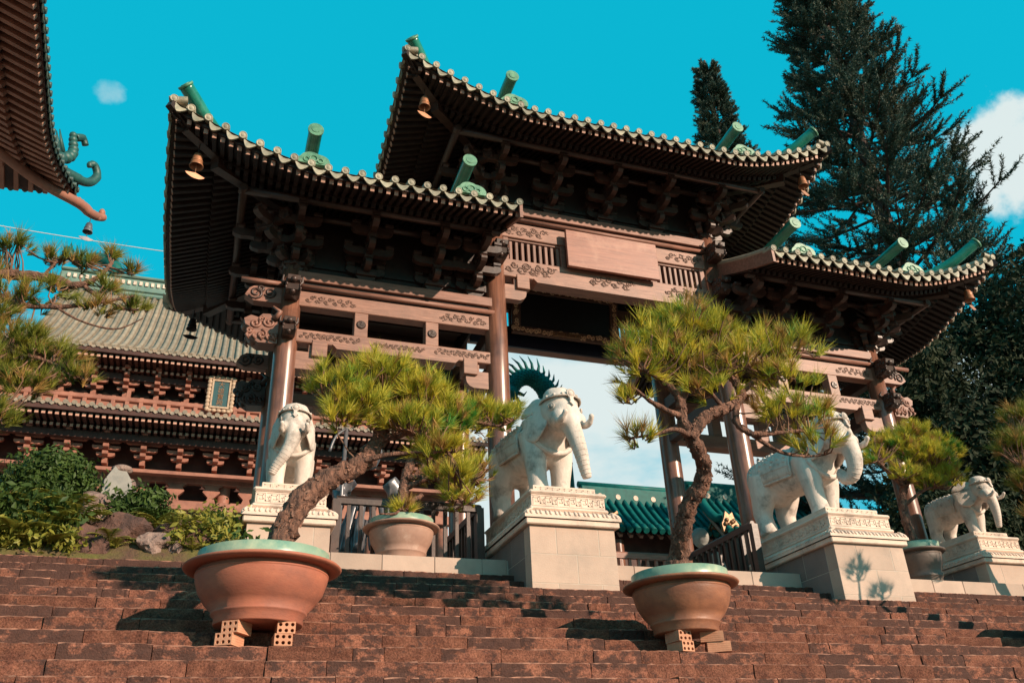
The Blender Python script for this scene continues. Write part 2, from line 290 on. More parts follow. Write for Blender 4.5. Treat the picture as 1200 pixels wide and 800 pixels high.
    def ball(s, c, r, nu=12, nv=8, rot=None):
        rx, ry, rz = r if hasattr(r, '__len__') else (r,r,r); vs = []
        for i in range(nv+1):
            th = math.pi*i/nv
            for k in range(nu):
                ph = 2*math.pi*k/nu
                p = Vector((rx*math.sin(th)*math.cos(ph), ry*math.sin(th)*math.sin(ph), rz*math.cos(th)))
                if rot is not None: p = rot @ p
                vs.append((c[0]+p.x, c[1]+p.y, c[2]+p.z))
        return s.add(vs, [(i*nu+k, (i+1)*nu+k, (i+1)*nu+(k+1)%nu, i*nu+(k+1)%nu) for i in range(nv) for k in range(nu)], True)
    def mesh(s, name, m, fix=True):
        me = bpy.data.meshes.new(name); me.from_pydata(s.v, [], s.f)
        me.polygons.foreach_set('use_smooth', s.sm)
        for x in (m if isinstance(m, (list, tuple)) else [m]): me.materials.append(MATS[x])
        if fix:
            import bmesh
            bm = bmesh.new(); bm.from_mesh(me); bmesh.ops.recalc_face_normals(bm, faces=bm.faces); bm.to_mesh(me); bm.free()
        me.update(); return me
    def build(s, name, m, parent=None, kind=None, fix=True):
        return link(name, s.mesh(name, m, fix), parent, kind)
def link(name, me, parent=None, kind=None, loc=None, rot=None, scale=None):
    o = bpy.data.objects.new(name, me); COL.objects.link(o)
    if parent is not None: o.parent = parent
    if kind: o['kind'] = kind
    if loc is not None: o.location = loc
    if rot is not None: o.rotation_euler = rot
    if scale is not None: o.scale = scale
    return o
def thing(name, label, cat, loc=(0,0,0), group=None, rotz=0):
    o = bpy.data.objects.new(name, None); COL.objects.link(o); o.location = loc; o.rotation_euler = (0,0,rotz)
    o.empty_display_size = 0.2
    o['label'] = label; o['category'] = cat
    if group: o['group'] = group
    return o
def tag(o, label, cat, group=None):
    o['label'] = label; o['category'] = cat
    if group: o['group'] = group
    return o
XZ = lambda y: None
def fxz(u, v, a): return (u, a, v)      # polygon in x-z, extruded along y
def fyz(u, v, a): return (a, u, v)      # polygon in y-z, extruded along x
def fxy(u, v, a): return (u, v, a)
def lerp(a, b, t): return a + (b-a)*t
def catmull(pts, n=6):
    pts = [Vector(p) for p in pts]; o = []
    for i in range(len(pts)-1):
        p0 = pts[max(i-1,0)]; p1 = pts[i]; p2 = pts[i+1]; p3 = pts[min(i+2,len(pts)-1)]
        for k in range(n):
            t = k/n
            o.append(0.5*((2*p1) + (p2-p0)*t + (2*p0-5*p1+4*p2-p3)*t*t + (3*p1-p0-3*p2+p3)*t**3))
    o.append(pts[-1]); return o
# ================================================================== SETTING
g = MB(); g.add([(-1500,-1500,-1.7),(1500,-1500,-1.7),(1500,1500,-1.7),(-1500,1500,-1.7)], [(0,1,2,3)])
g.build('ground', 'ground', kind='structure')
TZ = 2.66                                  # terrace level
t = MB(); t.box(-40, 60, 10.12, 70, -1.69, TZ); t.build('terrace', 'terrace', kind='structure')

# stairs: step n has its front edge at Y0+n*d, top Z0+n*h
SY, SZ, SD, SH = 6.70, 1.09, 0.345, 0.150
core = MB()
XA, XB = -7.0, 19.0
prof = [(SY-19*SD+0.05, -1.69)]
for n in range(-18, 10):
    y = SY + n*SD + 0.05; z = SZ + n*SH - 0.02
    prof += [(y, z-SH), (y, z)]
prof += [(10.6, SZ+9*SH-0.02), (10.6, -1.69)]
core.prism(prof, fyz, XA, XB)
stairs = core.build('stairs', 'step_core', kind='structure')
def stone_variant(seed, L=1.0):
    rg = random.Random(seed); nx, nz = 12, 6; m = MB()
    def P(i, k, y):
        u = -0.5 + i/(nx-1); v = (0, 0.25, 0.5, 0.75, 0.945, 1.0)[k]
        ex = 0.006 if i in (0, nx-1) else 0; ez = 0.008 if k == nz-1 else 0
        dy = rg.uniform(-0.005, 0.005) + ex + ez*1.2 + (rg.uniform(0, 0.018) if (k == nz-1 and rg.random() < 0.22) else 0)
        dz = (rg.uniform(-0.006, 0.003) if k == nz-1 else rg.uniform(-0.005, 0.005))
        return (u*(1-0.006), y + dy, v*SH + dz - 0.0)
    rows = [[P(i, k, 0) for i in range(nx)] for k in range(nz)]
    rows.append([(p[0], p[1]+0.10, p[2]+rg.uniform(-0.004, 0.006)) for p in rows[-1]])
    rows.append([(p[0], 0.40, SH) for p in rows[-2]])
    m.grid(rows, smooth=False)
    for i in (0, nx-1):                    # joint sides
        a = [r[i] for r in rows[:nz]]
        m.add(a + [(p[0], 0.40, p[2]) for p in a], [(k, k+1, nz+k+1, nz+k) for k in range(nz-1)])
    return m
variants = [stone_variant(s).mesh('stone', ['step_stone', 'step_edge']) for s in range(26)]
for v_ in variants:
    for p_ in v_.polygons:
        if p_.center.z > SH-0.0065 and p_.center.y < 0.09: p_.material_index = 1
vdata = [(v.vertices, v) for v in variants]
rg = random.Random(3)
cand = []
for n in range(-7, 10):
    x = XA + 3.4 + rg.uniform(0, 0.3)
    while x < 17.0:
        L = rg.choice([0.24, 0.34, 0.4, 0.46, 0.55, 0.66, 0.8])*rg.uniform(0.9, 1.1)
        cand.append((n, x+L/2, L, rg.randrange(26), rg.uniform(-0.010, 0.010), rg.uniform(-0.005, 0.005))); x += L + 0.002
def pix(p):
    p = Vector(p); z = p.dot(_f); return (600+1003.3*p.dot(_r3)/z, 400-1003.3*p.dot(_u3)/z)
vis = []; rest = []
for c in cand:
    px, py = pix((c[1], SY+c[0]*SD, SZ+c[0]*SH))
    (vis if -30 < px < 1230 and py < 812 else rest).append((Vector((c[1], SY+c[0]*SD, SZ+c[0]*SH)).length, c))
vis.sort(key=lambda q: q[0])
rest += vis[298:]; vis = vis[:298]
for _, (n, x, L, v, dy, dz) in vis:
    link('stone', variants[v], stairs, loc=(x, SY+n*SD+dy, SZ+(n-1)*SH+dz), scale=(L, 1, 1))
far = MB()
for _, (n, x, L, v, dy, dz) in rest:
    me = variants[v]
    far.add([(x+q.co.x*L, SY+n*SD+dy+q.co.y, SZ+(n-1)*SH+dz+q.co.z) for q in me.vertices], [tuple(p.vertices) for p in me.polygons], False)
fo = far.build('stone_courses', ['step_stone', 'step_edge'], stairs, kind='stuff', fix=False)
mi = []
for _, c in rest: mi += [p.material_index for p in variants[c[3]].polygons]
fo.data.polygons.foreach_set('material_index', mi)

# ledge of dressed stone along the top of the stairs
ledge = thing('stone_ledge', 'low pale stone ledge running along the top of the steps', 'ledge', (0, 10.0, 2.4))
lb = []
def ledge_run(x0, x1):
    x = x0
    while x < x1-0.05:
        L = min(0.62*rg.uniform(0.9, 1.15), x1-x)
        if x1-(x+L) < 0.25: L = x1-x
        m = MB(); m.cbox(x+0.003, x+L-0.003, 0.0, 0.5, -0.12, 0.268+rg.uniform(-0.001, 0.001), 0.006)
        m.build('stone_slab', 'stone_block', ledge); x += L
ledge_run(-0.05, 3.46); ledge_run(4.58, 7.74); ledge_run(8.90, 16.6)
m = MB(); m.box(-0.04, 16.5, 0.012, 0.45, -0.1, 0.262); m.build('bed_joint', 'mortar', ledge)

# ================================================================== GATE
CX = [0.68, 4.01, 8.35, 11.68]; YF, YR = 11.70, 14.00; YM = 12.85
def MX(x): return 12.36 - x
gate = thing('temple_gate', 'tall three-bay wooden temple gate with curved tiled roofs and carved beams', 'gate', (0,0,0))

# columns with stone drums
for i, x in enumerate(CX):
    r = 0.19 if i in (1, 2) else 0.17; top = 9.62 if i in (1, 2) else 7.55
    for y in (YF, YR):
        m = MB(); m.lathe([(0.01,2.84),(r,2.84),(r*1.02,4.2),(r*0.99,6.0),(r*0.93,top),(0.01,top)], 28, (x, y, 0))
        c = m.build('column', 'wood_column', gate)
        m = MB(); m.lathe([(r*1.5,2.67),(r*1.55,2.72),(r*1.45,2.79),(r*1.2,2.84),(0.01,2.845)], 28, (x, y, 0)); m.build('column_base', 'stone_block', c)

# carved scrolls in relief
def scroll(m, cx, cz, r, y, turns=1.4, dirn=1, a0=0.0, th=0.012, tail=None):
    n = 16; pts = []
    for i in range(n+1):
        t_ = i/n; a = a0 + dirn*turns*2*math.pi*t_; rr = r*(0.16 + 0.84*t_)
        pts.append((cx + rr*math.cos(a), y, cz + rr*math.sin(a)))
    if tail: pts += [(p[0], y, p[1]) for p in tail]
    rad = [th*(0.7+0.5*math.sin(math.pi*min(1, i/len(pts)))) for i in range(len(pts))]
    m.tube(pts, rad, 5)
def carving(x0, x1, z0, z1, y, seed, parent, matname='wood_carved'):
    rg_ = random.Random(seed); m = MB(); h = z1-z0; w = x1-x0; k = max(4, int(w/(h*0.36)))
    for i in range(k):
        cx = x0 + w*(i+0.5)/k; cz = (z0+z1)/2 + h*0.16*(1 if i % 2 else -1); r = h*rg_.uniform(0.16, 0.27)
        d = 1 if i % 2 else -1
        scroll(m, cx, cz, r, y, rg_.uniform(1.0, 1.6), d, rg_.uniform(0, 6.28), h*0.050, tail=None)
        p = (cx + r*d, y, cz); e = (cx + w/k*rg_.uniform(0.5, 0.9), y, cz + h*rg_.uniform(-0.2, 0.2))
        m.tube(catmull([p, ((p[0]+e[0])/2, y, (p[2]+e[2])/2 + h*0.13*d), e], 4), [h*0.045]*8 + [h*0.02], 5)
        for q in range(4):
            a = rg_.uniform(0, 6.28); c2 = (cx+math.cos(a)*r*1.2, y, cz+math.sin(a)*r*0.9)
            m.tube([c2, (c2[0]+h*0.09, y, c2[2]+h*0.05*rg_.choice((-1,1))), (c2[0]+h*0.2, y, c2[2]+h*0.03)], [h*0.035, h*0.04, h*0.01], 5)
    # sink the tubes into the face so only a low relief shows
    m.v = [(a, y + (b-y)*0.6, min(max(c, z0), z1)) for a, b, c in m.v]
    return m.build('carving', matname, parent)

def que_ti(x, d, zt, y, parent, s=1.0):
    # stepped bracket arm under a lintel: d = +1 leaves the column to the right
    poly = [(0,-0.12),(0.18*d,-0.12),(0.18*d,0.0),(0.42*d,0.0),(0.42*d,-0.19),(0.40*d,-0.20),(0.40*d,-0.27),(0.385*d,-0.33),(0.345*d,-0.38),(0.28*d,-0.41),(0.0,-0.41)]
    poly = [(x+u*s, zt+v*s) for u, v in poly]
    m = MB(); m.prism(poly, fxz, y-0.07, y+0.07); q = m.build('lintel_bracket', 'wood_pale', parent)
    m = MB(); m.cbox(min(x+0.22*d*s, x+0.45*d*s), max(x+0.22*d*s, x+0.45*d*s), y-0.125, y+0.125, zt-0.20*s, zt+0.075*s, 0.008); m.build('bearing_block', 'wood_pale', q)

def beam_nose(x, y, z, dx, dy, s=1.0, big=True, matname='wood_mid'):
    # carved beast-head end of a beam, standing out from the column along (dx, dy)
    m = MB()
    prof_ = [(0,-0.15),(0.20,-0.16),(0.30,-0.10),(0.33,-0.02),(0.29,0.02),(0.35,0.05),(0.37,0.12),(0.30,0.17),(0.22,0.15),(0.18,0.20),(0.08,0.21),(0,0.16)]
    ax = Vector((dx, dy, 0)); px = Vector((-dy, dx, 0)); o = Vector((x, y, z))
    def fn(u, v, a): return tuple(o + ax*u*s + px*a + Vector((0,0,v*s)))
    m.prism(prof_, fn, -0.10*s, 0.10*s)
    for sg in (-1, 1):
        for (u, v, r, dr_) in ((0.25, 0.07, 0.060, 1), (0.10, 0.10, 0.070, -1), (0.17, -0.06, 0.060, 1), (0.05, -0.06, 0.055, -1), (0.30, -0.03, 0.035, -1), (0.19, 0.13, 0.035, 1)):
            sp = []
            for q in range(15):
                a_ = dr_*q*0.62 + u*9; r_ = r*s*(1-0.062*q); sp.append(o + ax*(u*s + r_*math.cos(a_)) + px*sg*0.102*s + Vector((0,0,v*s + r_*math.sin(a_))))
            m.tube(sp, [0.017*s]*14+[0.010*s], 6)
        for q in range(5):
            m.tube([o+ax*(0.02+0.07*q)*s+px*sg*0.10*s+Vector((0,0,-0.13*s)), o+ax*(0.05+0.07*q)*s+px*sg*0.115*s+Vector((0,0,-0.09*s)), o+ax*(0.03+0.07*q)*s+px*sg*0.10*s+Vector((0,0,-0.04*s))], [0.012*s,0.02*s,0.008*s], 5)
        m.tube([o+ax*0.05*s+px*sg*0.11*s+Vector((0,0,0.14*s)), o+ax*0.0*s+px*sg*0.16*s+Vector((0,0,0.22*s)), o+ax*0.08*s+px*sg*0.15*s+Vector((0,0,0.28*s))], [0.04*s,0.03*s,0.012*s], 6)
    m.ball(tuple(o+ax*0.34*s+Vector((0,0,0.06*s))), 0.055*s, 8, 6)
    m.ball(tuple(o+ax*0.25*s+Vector((0,0,-0.11*s))), 0.05*s, 8, 6)
    return m.build('beast_head_beam_end', matname, gate)

def cloud_end(x, y, z, d, s=1.0):
    # scrolled cloud-shaped end of a lengthwise beam, past the outer column
    m = MB(); m.prism([(x,z-0.14*s),(x+d*0.42*s,z-0.14*s),(x+d*0.56*s,z-0.05*s),(x+d*0.5*s,z+0.08*s),(x+d*0.40*s,z+0.15*s),(x,z+0.15*s)], fxz, y-0.08, y+0.08)
    q = m.build('cloud_beam_end', 'wood', gate)
    m = MB()
    for (u, v, r) in ((0.40, 0.0, 0.12), (0.18, 0.03, 0.10), (0.33, 0.09, 0.06)):
        scroll(m, x+d*u*s, z+v*s, r*s, y-0.085, 1.5, d, 0.5, 0.02*s)
    m.build('carving', 'wood_mid', q)

def bay(xa, xb, zl0, zl1, zu0, zu1, y, out, kind, seed, detail=True):
    """Lintels of one bay between columns at xa and xb; out = -1 faces the stairs, +1 the court behind."""
    yf = y + out*0.10
    a, b = xa+0.12, xb-0.12
    m = MB(); m.cbox(a, b, y-0.11, y+0.11, zl0+0.05, zl1, 0.012)
    lo = m.build('lower_lintel', 'wood_pale', gate)
    m = MB(); m.prism([(a+0.55,zl0+0.055),(a+0.62,zl0-0.015),(b-0.62,zl0-0.015),(b-0.55,zl0+0.055)], fxz, y-0.135, y+0.135); m.build('lintel_soffit', 'wood_pale', lo)
    m = MB(); m.cbox(a, b, y-0.10, y+0.10, zu0, zu1, 0.010); up = m.build('upper_lintel', 'wood_pale', gate)
    m = MB(); m.tube([(a-0.05,y+out*0.135,zu1+0.055),(b+0.05,y+out*0.135,zu1+0.055)], 0.042, 12); m.build('round_moulding', 'wood', up)
    m = MB(); m.box(a, b, y-0.12, y+0.12, zu1+0.003, zu1+0.11); m.build('moulding_board', 'wood_dark', up)
    m = MB(); m.cbox(a-0.05, b+0.05, y-0.15, y+0.15, zu1+0.165, zu1+0.335, 0.01); m.build('top_plate', 'wood', gate)
    m = MB(); m.box(a, b, y-0.09, y+0.09, zu1+0.111, zu1+0.164); m.build('shadow_gap_board', 'wood_dark', gate)
    if not detail: return
    yc = y + out*0.112; h = zl1-zl0
    carving(a+0.05, a+0.95, zl0+0.10, zl1-0.03, yc, seed, lo); carving(b-0.95, b-0.05, zl0+0.10, zl1-0.03, yc, seed+1, lo)
    carving((a+b)/2-0.42, (a+b)/2+0.42, zl0+0.09, zl1-0.06, yc, seed+2, lo)
    yc2 = y + out*0.101
    carving(a+0.10, a+0.85, zu0+0.04, zu1-0.04, yc2, seed+3, up); carving(b-0.85, b-0.10, zu0+0.04, zu1-0.04, yc2, seed+4, up)
    que_ti(xa+0.15, 1, zl0+0.03, y, gate); que_ti(xb-0.15, -1, zl0+0.03, y, gate)

SIDE = (6.17, 6.435, 6.85, 7.11)
MID = (7.91, 8.32, 8.79, 9.105)
for (y, out, det) in ((YF-0.0, -1, True), (YR, 1, False)):
    bay(CX[0], CX[1], *SIDE, y, out, 'side', 11, det)
    bay(CX[2], CX[3], *SIDE, y, out, 'side', 31, det)
    bay(CX[1], CX[2], *MID, y, out, 'mid', 51, det)
    for xs in ((1.77, 2.90), (MX(1.77), MX(2.90))):
        for x in xs:
            m = MB(); m.cbox(x-0.105, x+0.105, y-0.095, y+0.095, SIDE[1]-0.003, SIDE[2]+0.003, 0.008); st = m.build('strut', 'wood_pale', gate)
            if det:
                m = MB(); c = Vector((x, y-0.10, (SIDE[1]+SIDE[2])/2))
                m.add([c+Vector((0.075*math.cos(k*math.pi/10), 0.0, 0.075*math.sin(k*math.pi/10))) for k in range(20)] + [c+Vector((0.06*math.cos(k*math.pi/10), -0.018, 0.06*math.sin(k*math.pi/10))) for k in range(20)],
                      [(k, (k+1)%20, 20+(k+1)%20, 20+k) for k in range(20)] + [tuple(range(20, 40))])
                for k in range(3): scroll(m, c.x+0.02*math.cos(k*2.1), c.z+0.02*math.sin(k*2.1), 0.028, c.y-0.018, 1.1, 1, k*2.1, 0.007)
                m.build('medallion', 'wood_mid', st)
    # slatted windows of the middle bay
    for (a, b) in ((4.27, 5.27), (MX(5.27), MX(4.27))):
        k = 9
        for i in range(k):
            x = a + (b-a)*(i+0.5)/k; m = MB(); m.cbox(x-0.029, x+0.029, y-0.035, y+0.035, MID[1]-0.004, MID[2]+0.004, 0.008); m.build('slat', 'wood_slat', gate)
        m = MB(); m.box(a-0.06, b+0.06, y-0.06, y+0.06, MID[2]-0.035, MID[2]-0.0); m.build('slat_rail', 'wood', gate)
    for (a, b) in ((5.27, MX(5.27)),):
        m = MB(); m.box(a+0.04, b-0.04, y-0.03, y+0.03, MID[1]-0.003, MID[2]+0.003); m.build('infill_board', 'wood_dark', gate)
    for x in (4.22, 5.30, MX(5.30), MX(4.22)):
        m = MB(); m.cbox(x-0.05, x+0.05, y-0.08, y+0.08, MID[1]-0.003, MID[2]+0.003, 0.008); m.build('window_post', 'wood', gate)
# tie beams front to back and ceilings
for i, x in enumerate(CX):
    for (z0, z1) in (((6.17, 6.42), (6.86, 7.1)) if i in (0, 3) else ((6.17, 6.42), (6.86, 7.1), (7.95, 8.25), (8.8, 9.1))):
        m = MB(); m.cbox(x-0.08, x+0.08, YF+0.14, YR-0.14, z0, z1, 0.01); m.build('tie_beam', 'wood_mid', gate)
for (a, b, z) in ((CX[0]-0.2, CX[1]-0.2, 7.62), (CX[2]+0.2, CX[3]+0.2, 7.62), (CX[1], CX[2], 9.63)):
    m = MB(); m.box(a, b, YF-0.02, YR+0.02, z, z+0.05)
    for k in range(1, 5):
        y = lerp(YF, YR, k/5); m.box(a, b, y-0.04, y+0.04, z-0.08, z-0.001)
    m.build('ceiling_boards', 'wood_dark', gate)
# rear deep-blue lacquered lintel faces (seen through the middle bay)
m = MB(); m.box(CX[1]+0.2, CX[2]-0.2, YR-0.19, YR-0.138, 7.86, 8.30); m.build('lintel_facing', 'lacquer_blue', gate)

for x in (CX[0], CX[3]):
    beam_nose(x, YF-0.14, 6.34, 0, -1, 0.82); beam_nose(x, YF-0.14, 7.02, 0, -1, 0.95)
beam_nose(CX[1], YF-0.15, 8.28, 0, -1, 1.0); beam_nose(CX[2], YF-0.15, 8.28, 0, -1, 1.0)
beam_nose(CX[1], YF-0.15, 9.05, 0, -1, 1.0); beam_nose(CX[2], YF-0.15, 9.05, 0, -1, 1.0)
for x, d in ((CX[0], -1), (CX[3], 1)):
    cloud_end(x+d*0.14, YF, 6.98, d, 0.95)
    beam_nose(x+d*0.14, YF, 6.33, d, 0, 1.35, matname='wood')
    beam_nose(x+d*0.14, YR, 6.33, d, 0, 1.35); cloud_end(x+d*0.14, YR, 6.98, d, 0.95)
    m = MB(); m.tube([(x+d*0.1,YF-0.12,7.165),(x+d*0.75,YF-0.12,7.165)], 0.042, 12); m.build('round_moulding', 'wood', gate)
for x, d in ((CX[1], -1), (CX[2], 1)):
    cloud_end(x+d*0.15, YF, 8.95, d, 0.9)

# ---------------------------------------------------------------- bracket sets
def arm_poly(L, h):
    e = L/2
    return [(-e,h),(e,h),(e,h*0.5),(e-0.035,h*0.22),(e-0.09,h*0.05),(e-0.15,0),(-e+0.15,0),(-e+0.09,h*0.05),(-e+0.035,h*0.22),(-e,h*0.5)]
BRK = {}
def brk_meshes():
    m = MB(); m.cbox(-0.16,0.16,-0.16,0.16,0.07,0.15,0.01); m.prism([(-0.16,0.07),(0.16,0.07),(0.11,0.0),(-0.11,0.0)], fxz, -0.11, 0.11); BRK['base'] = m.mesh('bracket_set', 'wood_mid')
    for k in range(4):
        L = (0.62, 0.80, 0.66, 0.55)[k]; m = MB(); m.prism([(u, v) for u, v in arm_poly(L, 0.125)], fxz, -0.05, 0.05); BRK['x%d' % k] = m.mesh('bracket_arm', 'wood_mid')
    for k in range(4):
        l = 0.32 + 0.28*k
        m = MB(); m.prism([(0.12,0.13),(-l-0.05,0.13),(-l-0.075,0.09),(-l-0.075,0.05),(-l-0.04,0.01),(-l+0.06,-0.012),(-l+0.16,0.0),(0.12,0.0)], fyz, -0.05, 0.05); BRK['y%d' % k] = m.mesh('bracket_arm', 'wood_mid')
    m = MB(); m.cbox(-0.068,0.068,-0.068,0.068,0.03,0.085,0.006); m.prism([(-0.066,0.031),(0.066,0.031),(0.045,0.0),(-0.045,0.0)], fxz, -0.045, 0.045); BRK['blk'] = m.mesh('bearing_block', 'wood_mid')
brk_meshes()
def bracket_set(x, y, z, rot=0.0, tiers=3, parent=gate, sc=1.0):
    b = link('bracket_set', BRK['base'], parent, loc=(x, y, z), rot=(0,0,rot), scale=(sc,sc,sc))
    zz = 0.13
    for k in range(tiers):
        link('bracket_arm', BRK['y%d' % k], b, loc=(0,0,zz))
        link('bracket_arm', BRK['x%d' % (k % 4)], b, loc=(0, -0.28*k, zz+0.002))
        if k > 0: link('bracket_arm', BRK['x%d' % ((k+1) % 4)], b, loc=(0, 0.0, zz+0.004))
        Lh = (0.62, 0.80, 0.66, 0.55)[k]/2 - 0.07
        for u in (-Lh, 0, Lh): link('bearing_block', BRK['blk'], b, loc=(u, -0.28*k, zz+0.128))
        link('bearing_block', BRK['blk'], b, loc=(0, -0.28*(k+1), zz+0.133))
        zz += 0.215
    return b
ZS, ZC = 7.45, 9.445
for x in (1.80, 2.92, MX(1.80), MX(2.92)): bracket_set(x, YF-0.02, ZS)
for x in (CX[0], CX[3]): bracket_set(x, YF-0.02, ZS); bracket_set(x, YF-0.02, ZS, R(-45 if x < 5 else 45), 3)
for x in (3.62, MX(3.62)): bracket_set(x, YF-0.02, ZS)
for y in (YF, YM, YR):
    bracket_set(CX[0]-0.02, y, ZS, R(-90)); bracket_set(CX[3]+0.02, y, ZS, R(90))
for x in (5.10, 6.18, 7.26): bracket_set(x, YF-0.02, ZC)
for x in (CX[1], CX[2]): bracket_set(x, YF-0.02, ZC); bracket_set(x, YF-0.02, ZC, R(-45 if x < 5 else 45))
for y in (YF, YM, YR):
    bracket_set(CX[1]-0.02, y, ZC, R(-90)); bracket_set(CX[2]+0.02, y, ZC, R(90))
for x in (CX[0], 1.8, 2.92, MX(2.92), MX(1.8), CX[3]): bracket_set(x, YR+0.02, ZS, math.pi)
# boards behind the brackets, eave purlins
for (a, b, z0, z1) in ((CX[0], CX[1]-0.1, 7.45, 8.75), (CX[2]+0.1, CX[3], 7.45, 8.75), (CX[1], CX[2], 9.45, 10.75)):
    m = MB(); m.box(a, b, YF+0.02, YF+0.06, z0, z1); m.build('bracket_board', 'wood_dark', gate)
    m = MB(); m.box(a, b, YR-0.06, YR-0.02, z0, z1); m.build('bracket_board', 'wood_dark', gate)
    for xx in ((a, b)):
        m = MB(); m.box(xx-0.02, xx+0.02, YF+0.07, YR-0.07, z0, z1); m.build('bracket_board', 'wood_dark', gate)
for (a, b, zz) in ((CX[0]-0.95, 3.84, 8.26), (MX(3.84), CX[3]+0.95, 8.26), (CX[1]-0.95, CX[2]+0.95, 10.28)):
    for y in (YF-0.86, YR+0.86):
        m = MB(); m.tube([(a,y,zz),(b,y,zz)], 0.065, 10); m.build('eave_purlin', 'wood_mid', gate)
    for y in (YF-0.44,):
        m = MB(); m.tube([(a+0.45,y,zz+0.0),(b-0.45,y,zz+0.0)], 0.05, 10); m.build('eave_purlin', 'wood_mid', gate)
for (xx, zz) in ((CX[0]-0.88, 8.255), (CX[3]+0.88, 8.255), (CX[1]-0.88, 10.275), (CX[2]+0.88, 10.275)):
    m = MB(); m.tube([(xx,YF-0.95,zz),(xx,YR+0.95,zz)], 0.065, 10); m.build('eave_purlin', 'wood_mid', gate)

# ---------------------------------------------------------------- roofs
class Slope:
    def __init__(s, O, A, L, hl, hr, z0, D=2.85, lift=0.74, reach=2.2, slope=0.36, curve=0.05):
        s.O = Vector((O[0], O[1])); s.A = Vector(A).normalized(); s.I = Vector((-s.A.y, s.A.x)); s.L = L; s.hl = hl; s.hr = hr
        s.z0 = z0; s.D = D; s.lift = lift; s.reach = reach; s.slope = slope; s.curve = curve
    def dmax(s, u):
        d = s.D
        if s.hl: d = min(d, max(u, 0))
        if s.hr: d = min(d, max(s.L-u, 0))
        return d
    def P(s, u, d, off=0.0):
        dd = max(d, 0); lf = 0
        if s.hl: lf += s.lift*max(0, 1-max(u,0)/s.reach)**1.5
        if s.hr: lf += s.lift*max(0, 1-max(s.L-u,0)/s.reach)**1.5
        lf *= max(0, 1-dd/(s.D*0.95))
        p = s.O + s.A*u + s.I*d
        return Vector((p.x, p.y, s.z0 + lf + s.slope*d + s.curve*dd*dd + off))
def cap_mesh(r, ln, name, m_):
    m = MB(); n = 16
    ring = lambda rr, y: [(rr*math.cos(2*math.pi*k/n), y, rr*math.sin(2*math.pi*k/n)) for k in range(n)]
    prof_ = [(r, ln), (r, 0.0), (r*0.94, -0.010), (r*0.84, -0.010), (r*0.78, -0.006), (r*0.5, -0.006), (r*0.42, -0.010), (r*0.2, -0.011)]
    vs = [p for rr, y in prof_ for p in ring(rr, y)]
    m.add(vs, [(i*n+k, i*n+(k+1)%n, (i+1)*n+(k+1)%n, (i+1)*n+k) for i in range(len(prof_)-1) for k in range(n)] + [tuple((len(prof_)-1)*n+k for k in range(n))], True)
    return m.mesh(name, m_)
def drip_mesh(w, h, name, m_):
    # curved pendant edge tile: saddle-shaped top edge, bowed pointed lower edge
    m = MB(); n = 10; top = []; bot = []
    for i in range(n+1):
        u = -1+2*i/n; top.append((u*w/2, 0.012*(1-u*u), -0.045*(1-u*u)+0.012)); bot.append((u*w/2, -0.012*(1-u*u), -h*(1-abs(u)**1.7)*0.92-0.012))
    back = [(x, y+0.03, z) for x, y, z in top]; bb = [(x, y+0.03, z) for x, y, z in bot]
    far_ = [(x, y+0.25, z+0.06) for x, y, z in top]
    m.grid([far_, top, bot, bb, back], False)
    return m.mesh(name, m_)
CAP = cap_mesh(0.058, 0.24, 'round_eave_tile', 'tile_eave'); DRIP = drip_mesh(0.215, 0.135, 'drip_tile', 'tile_eave')

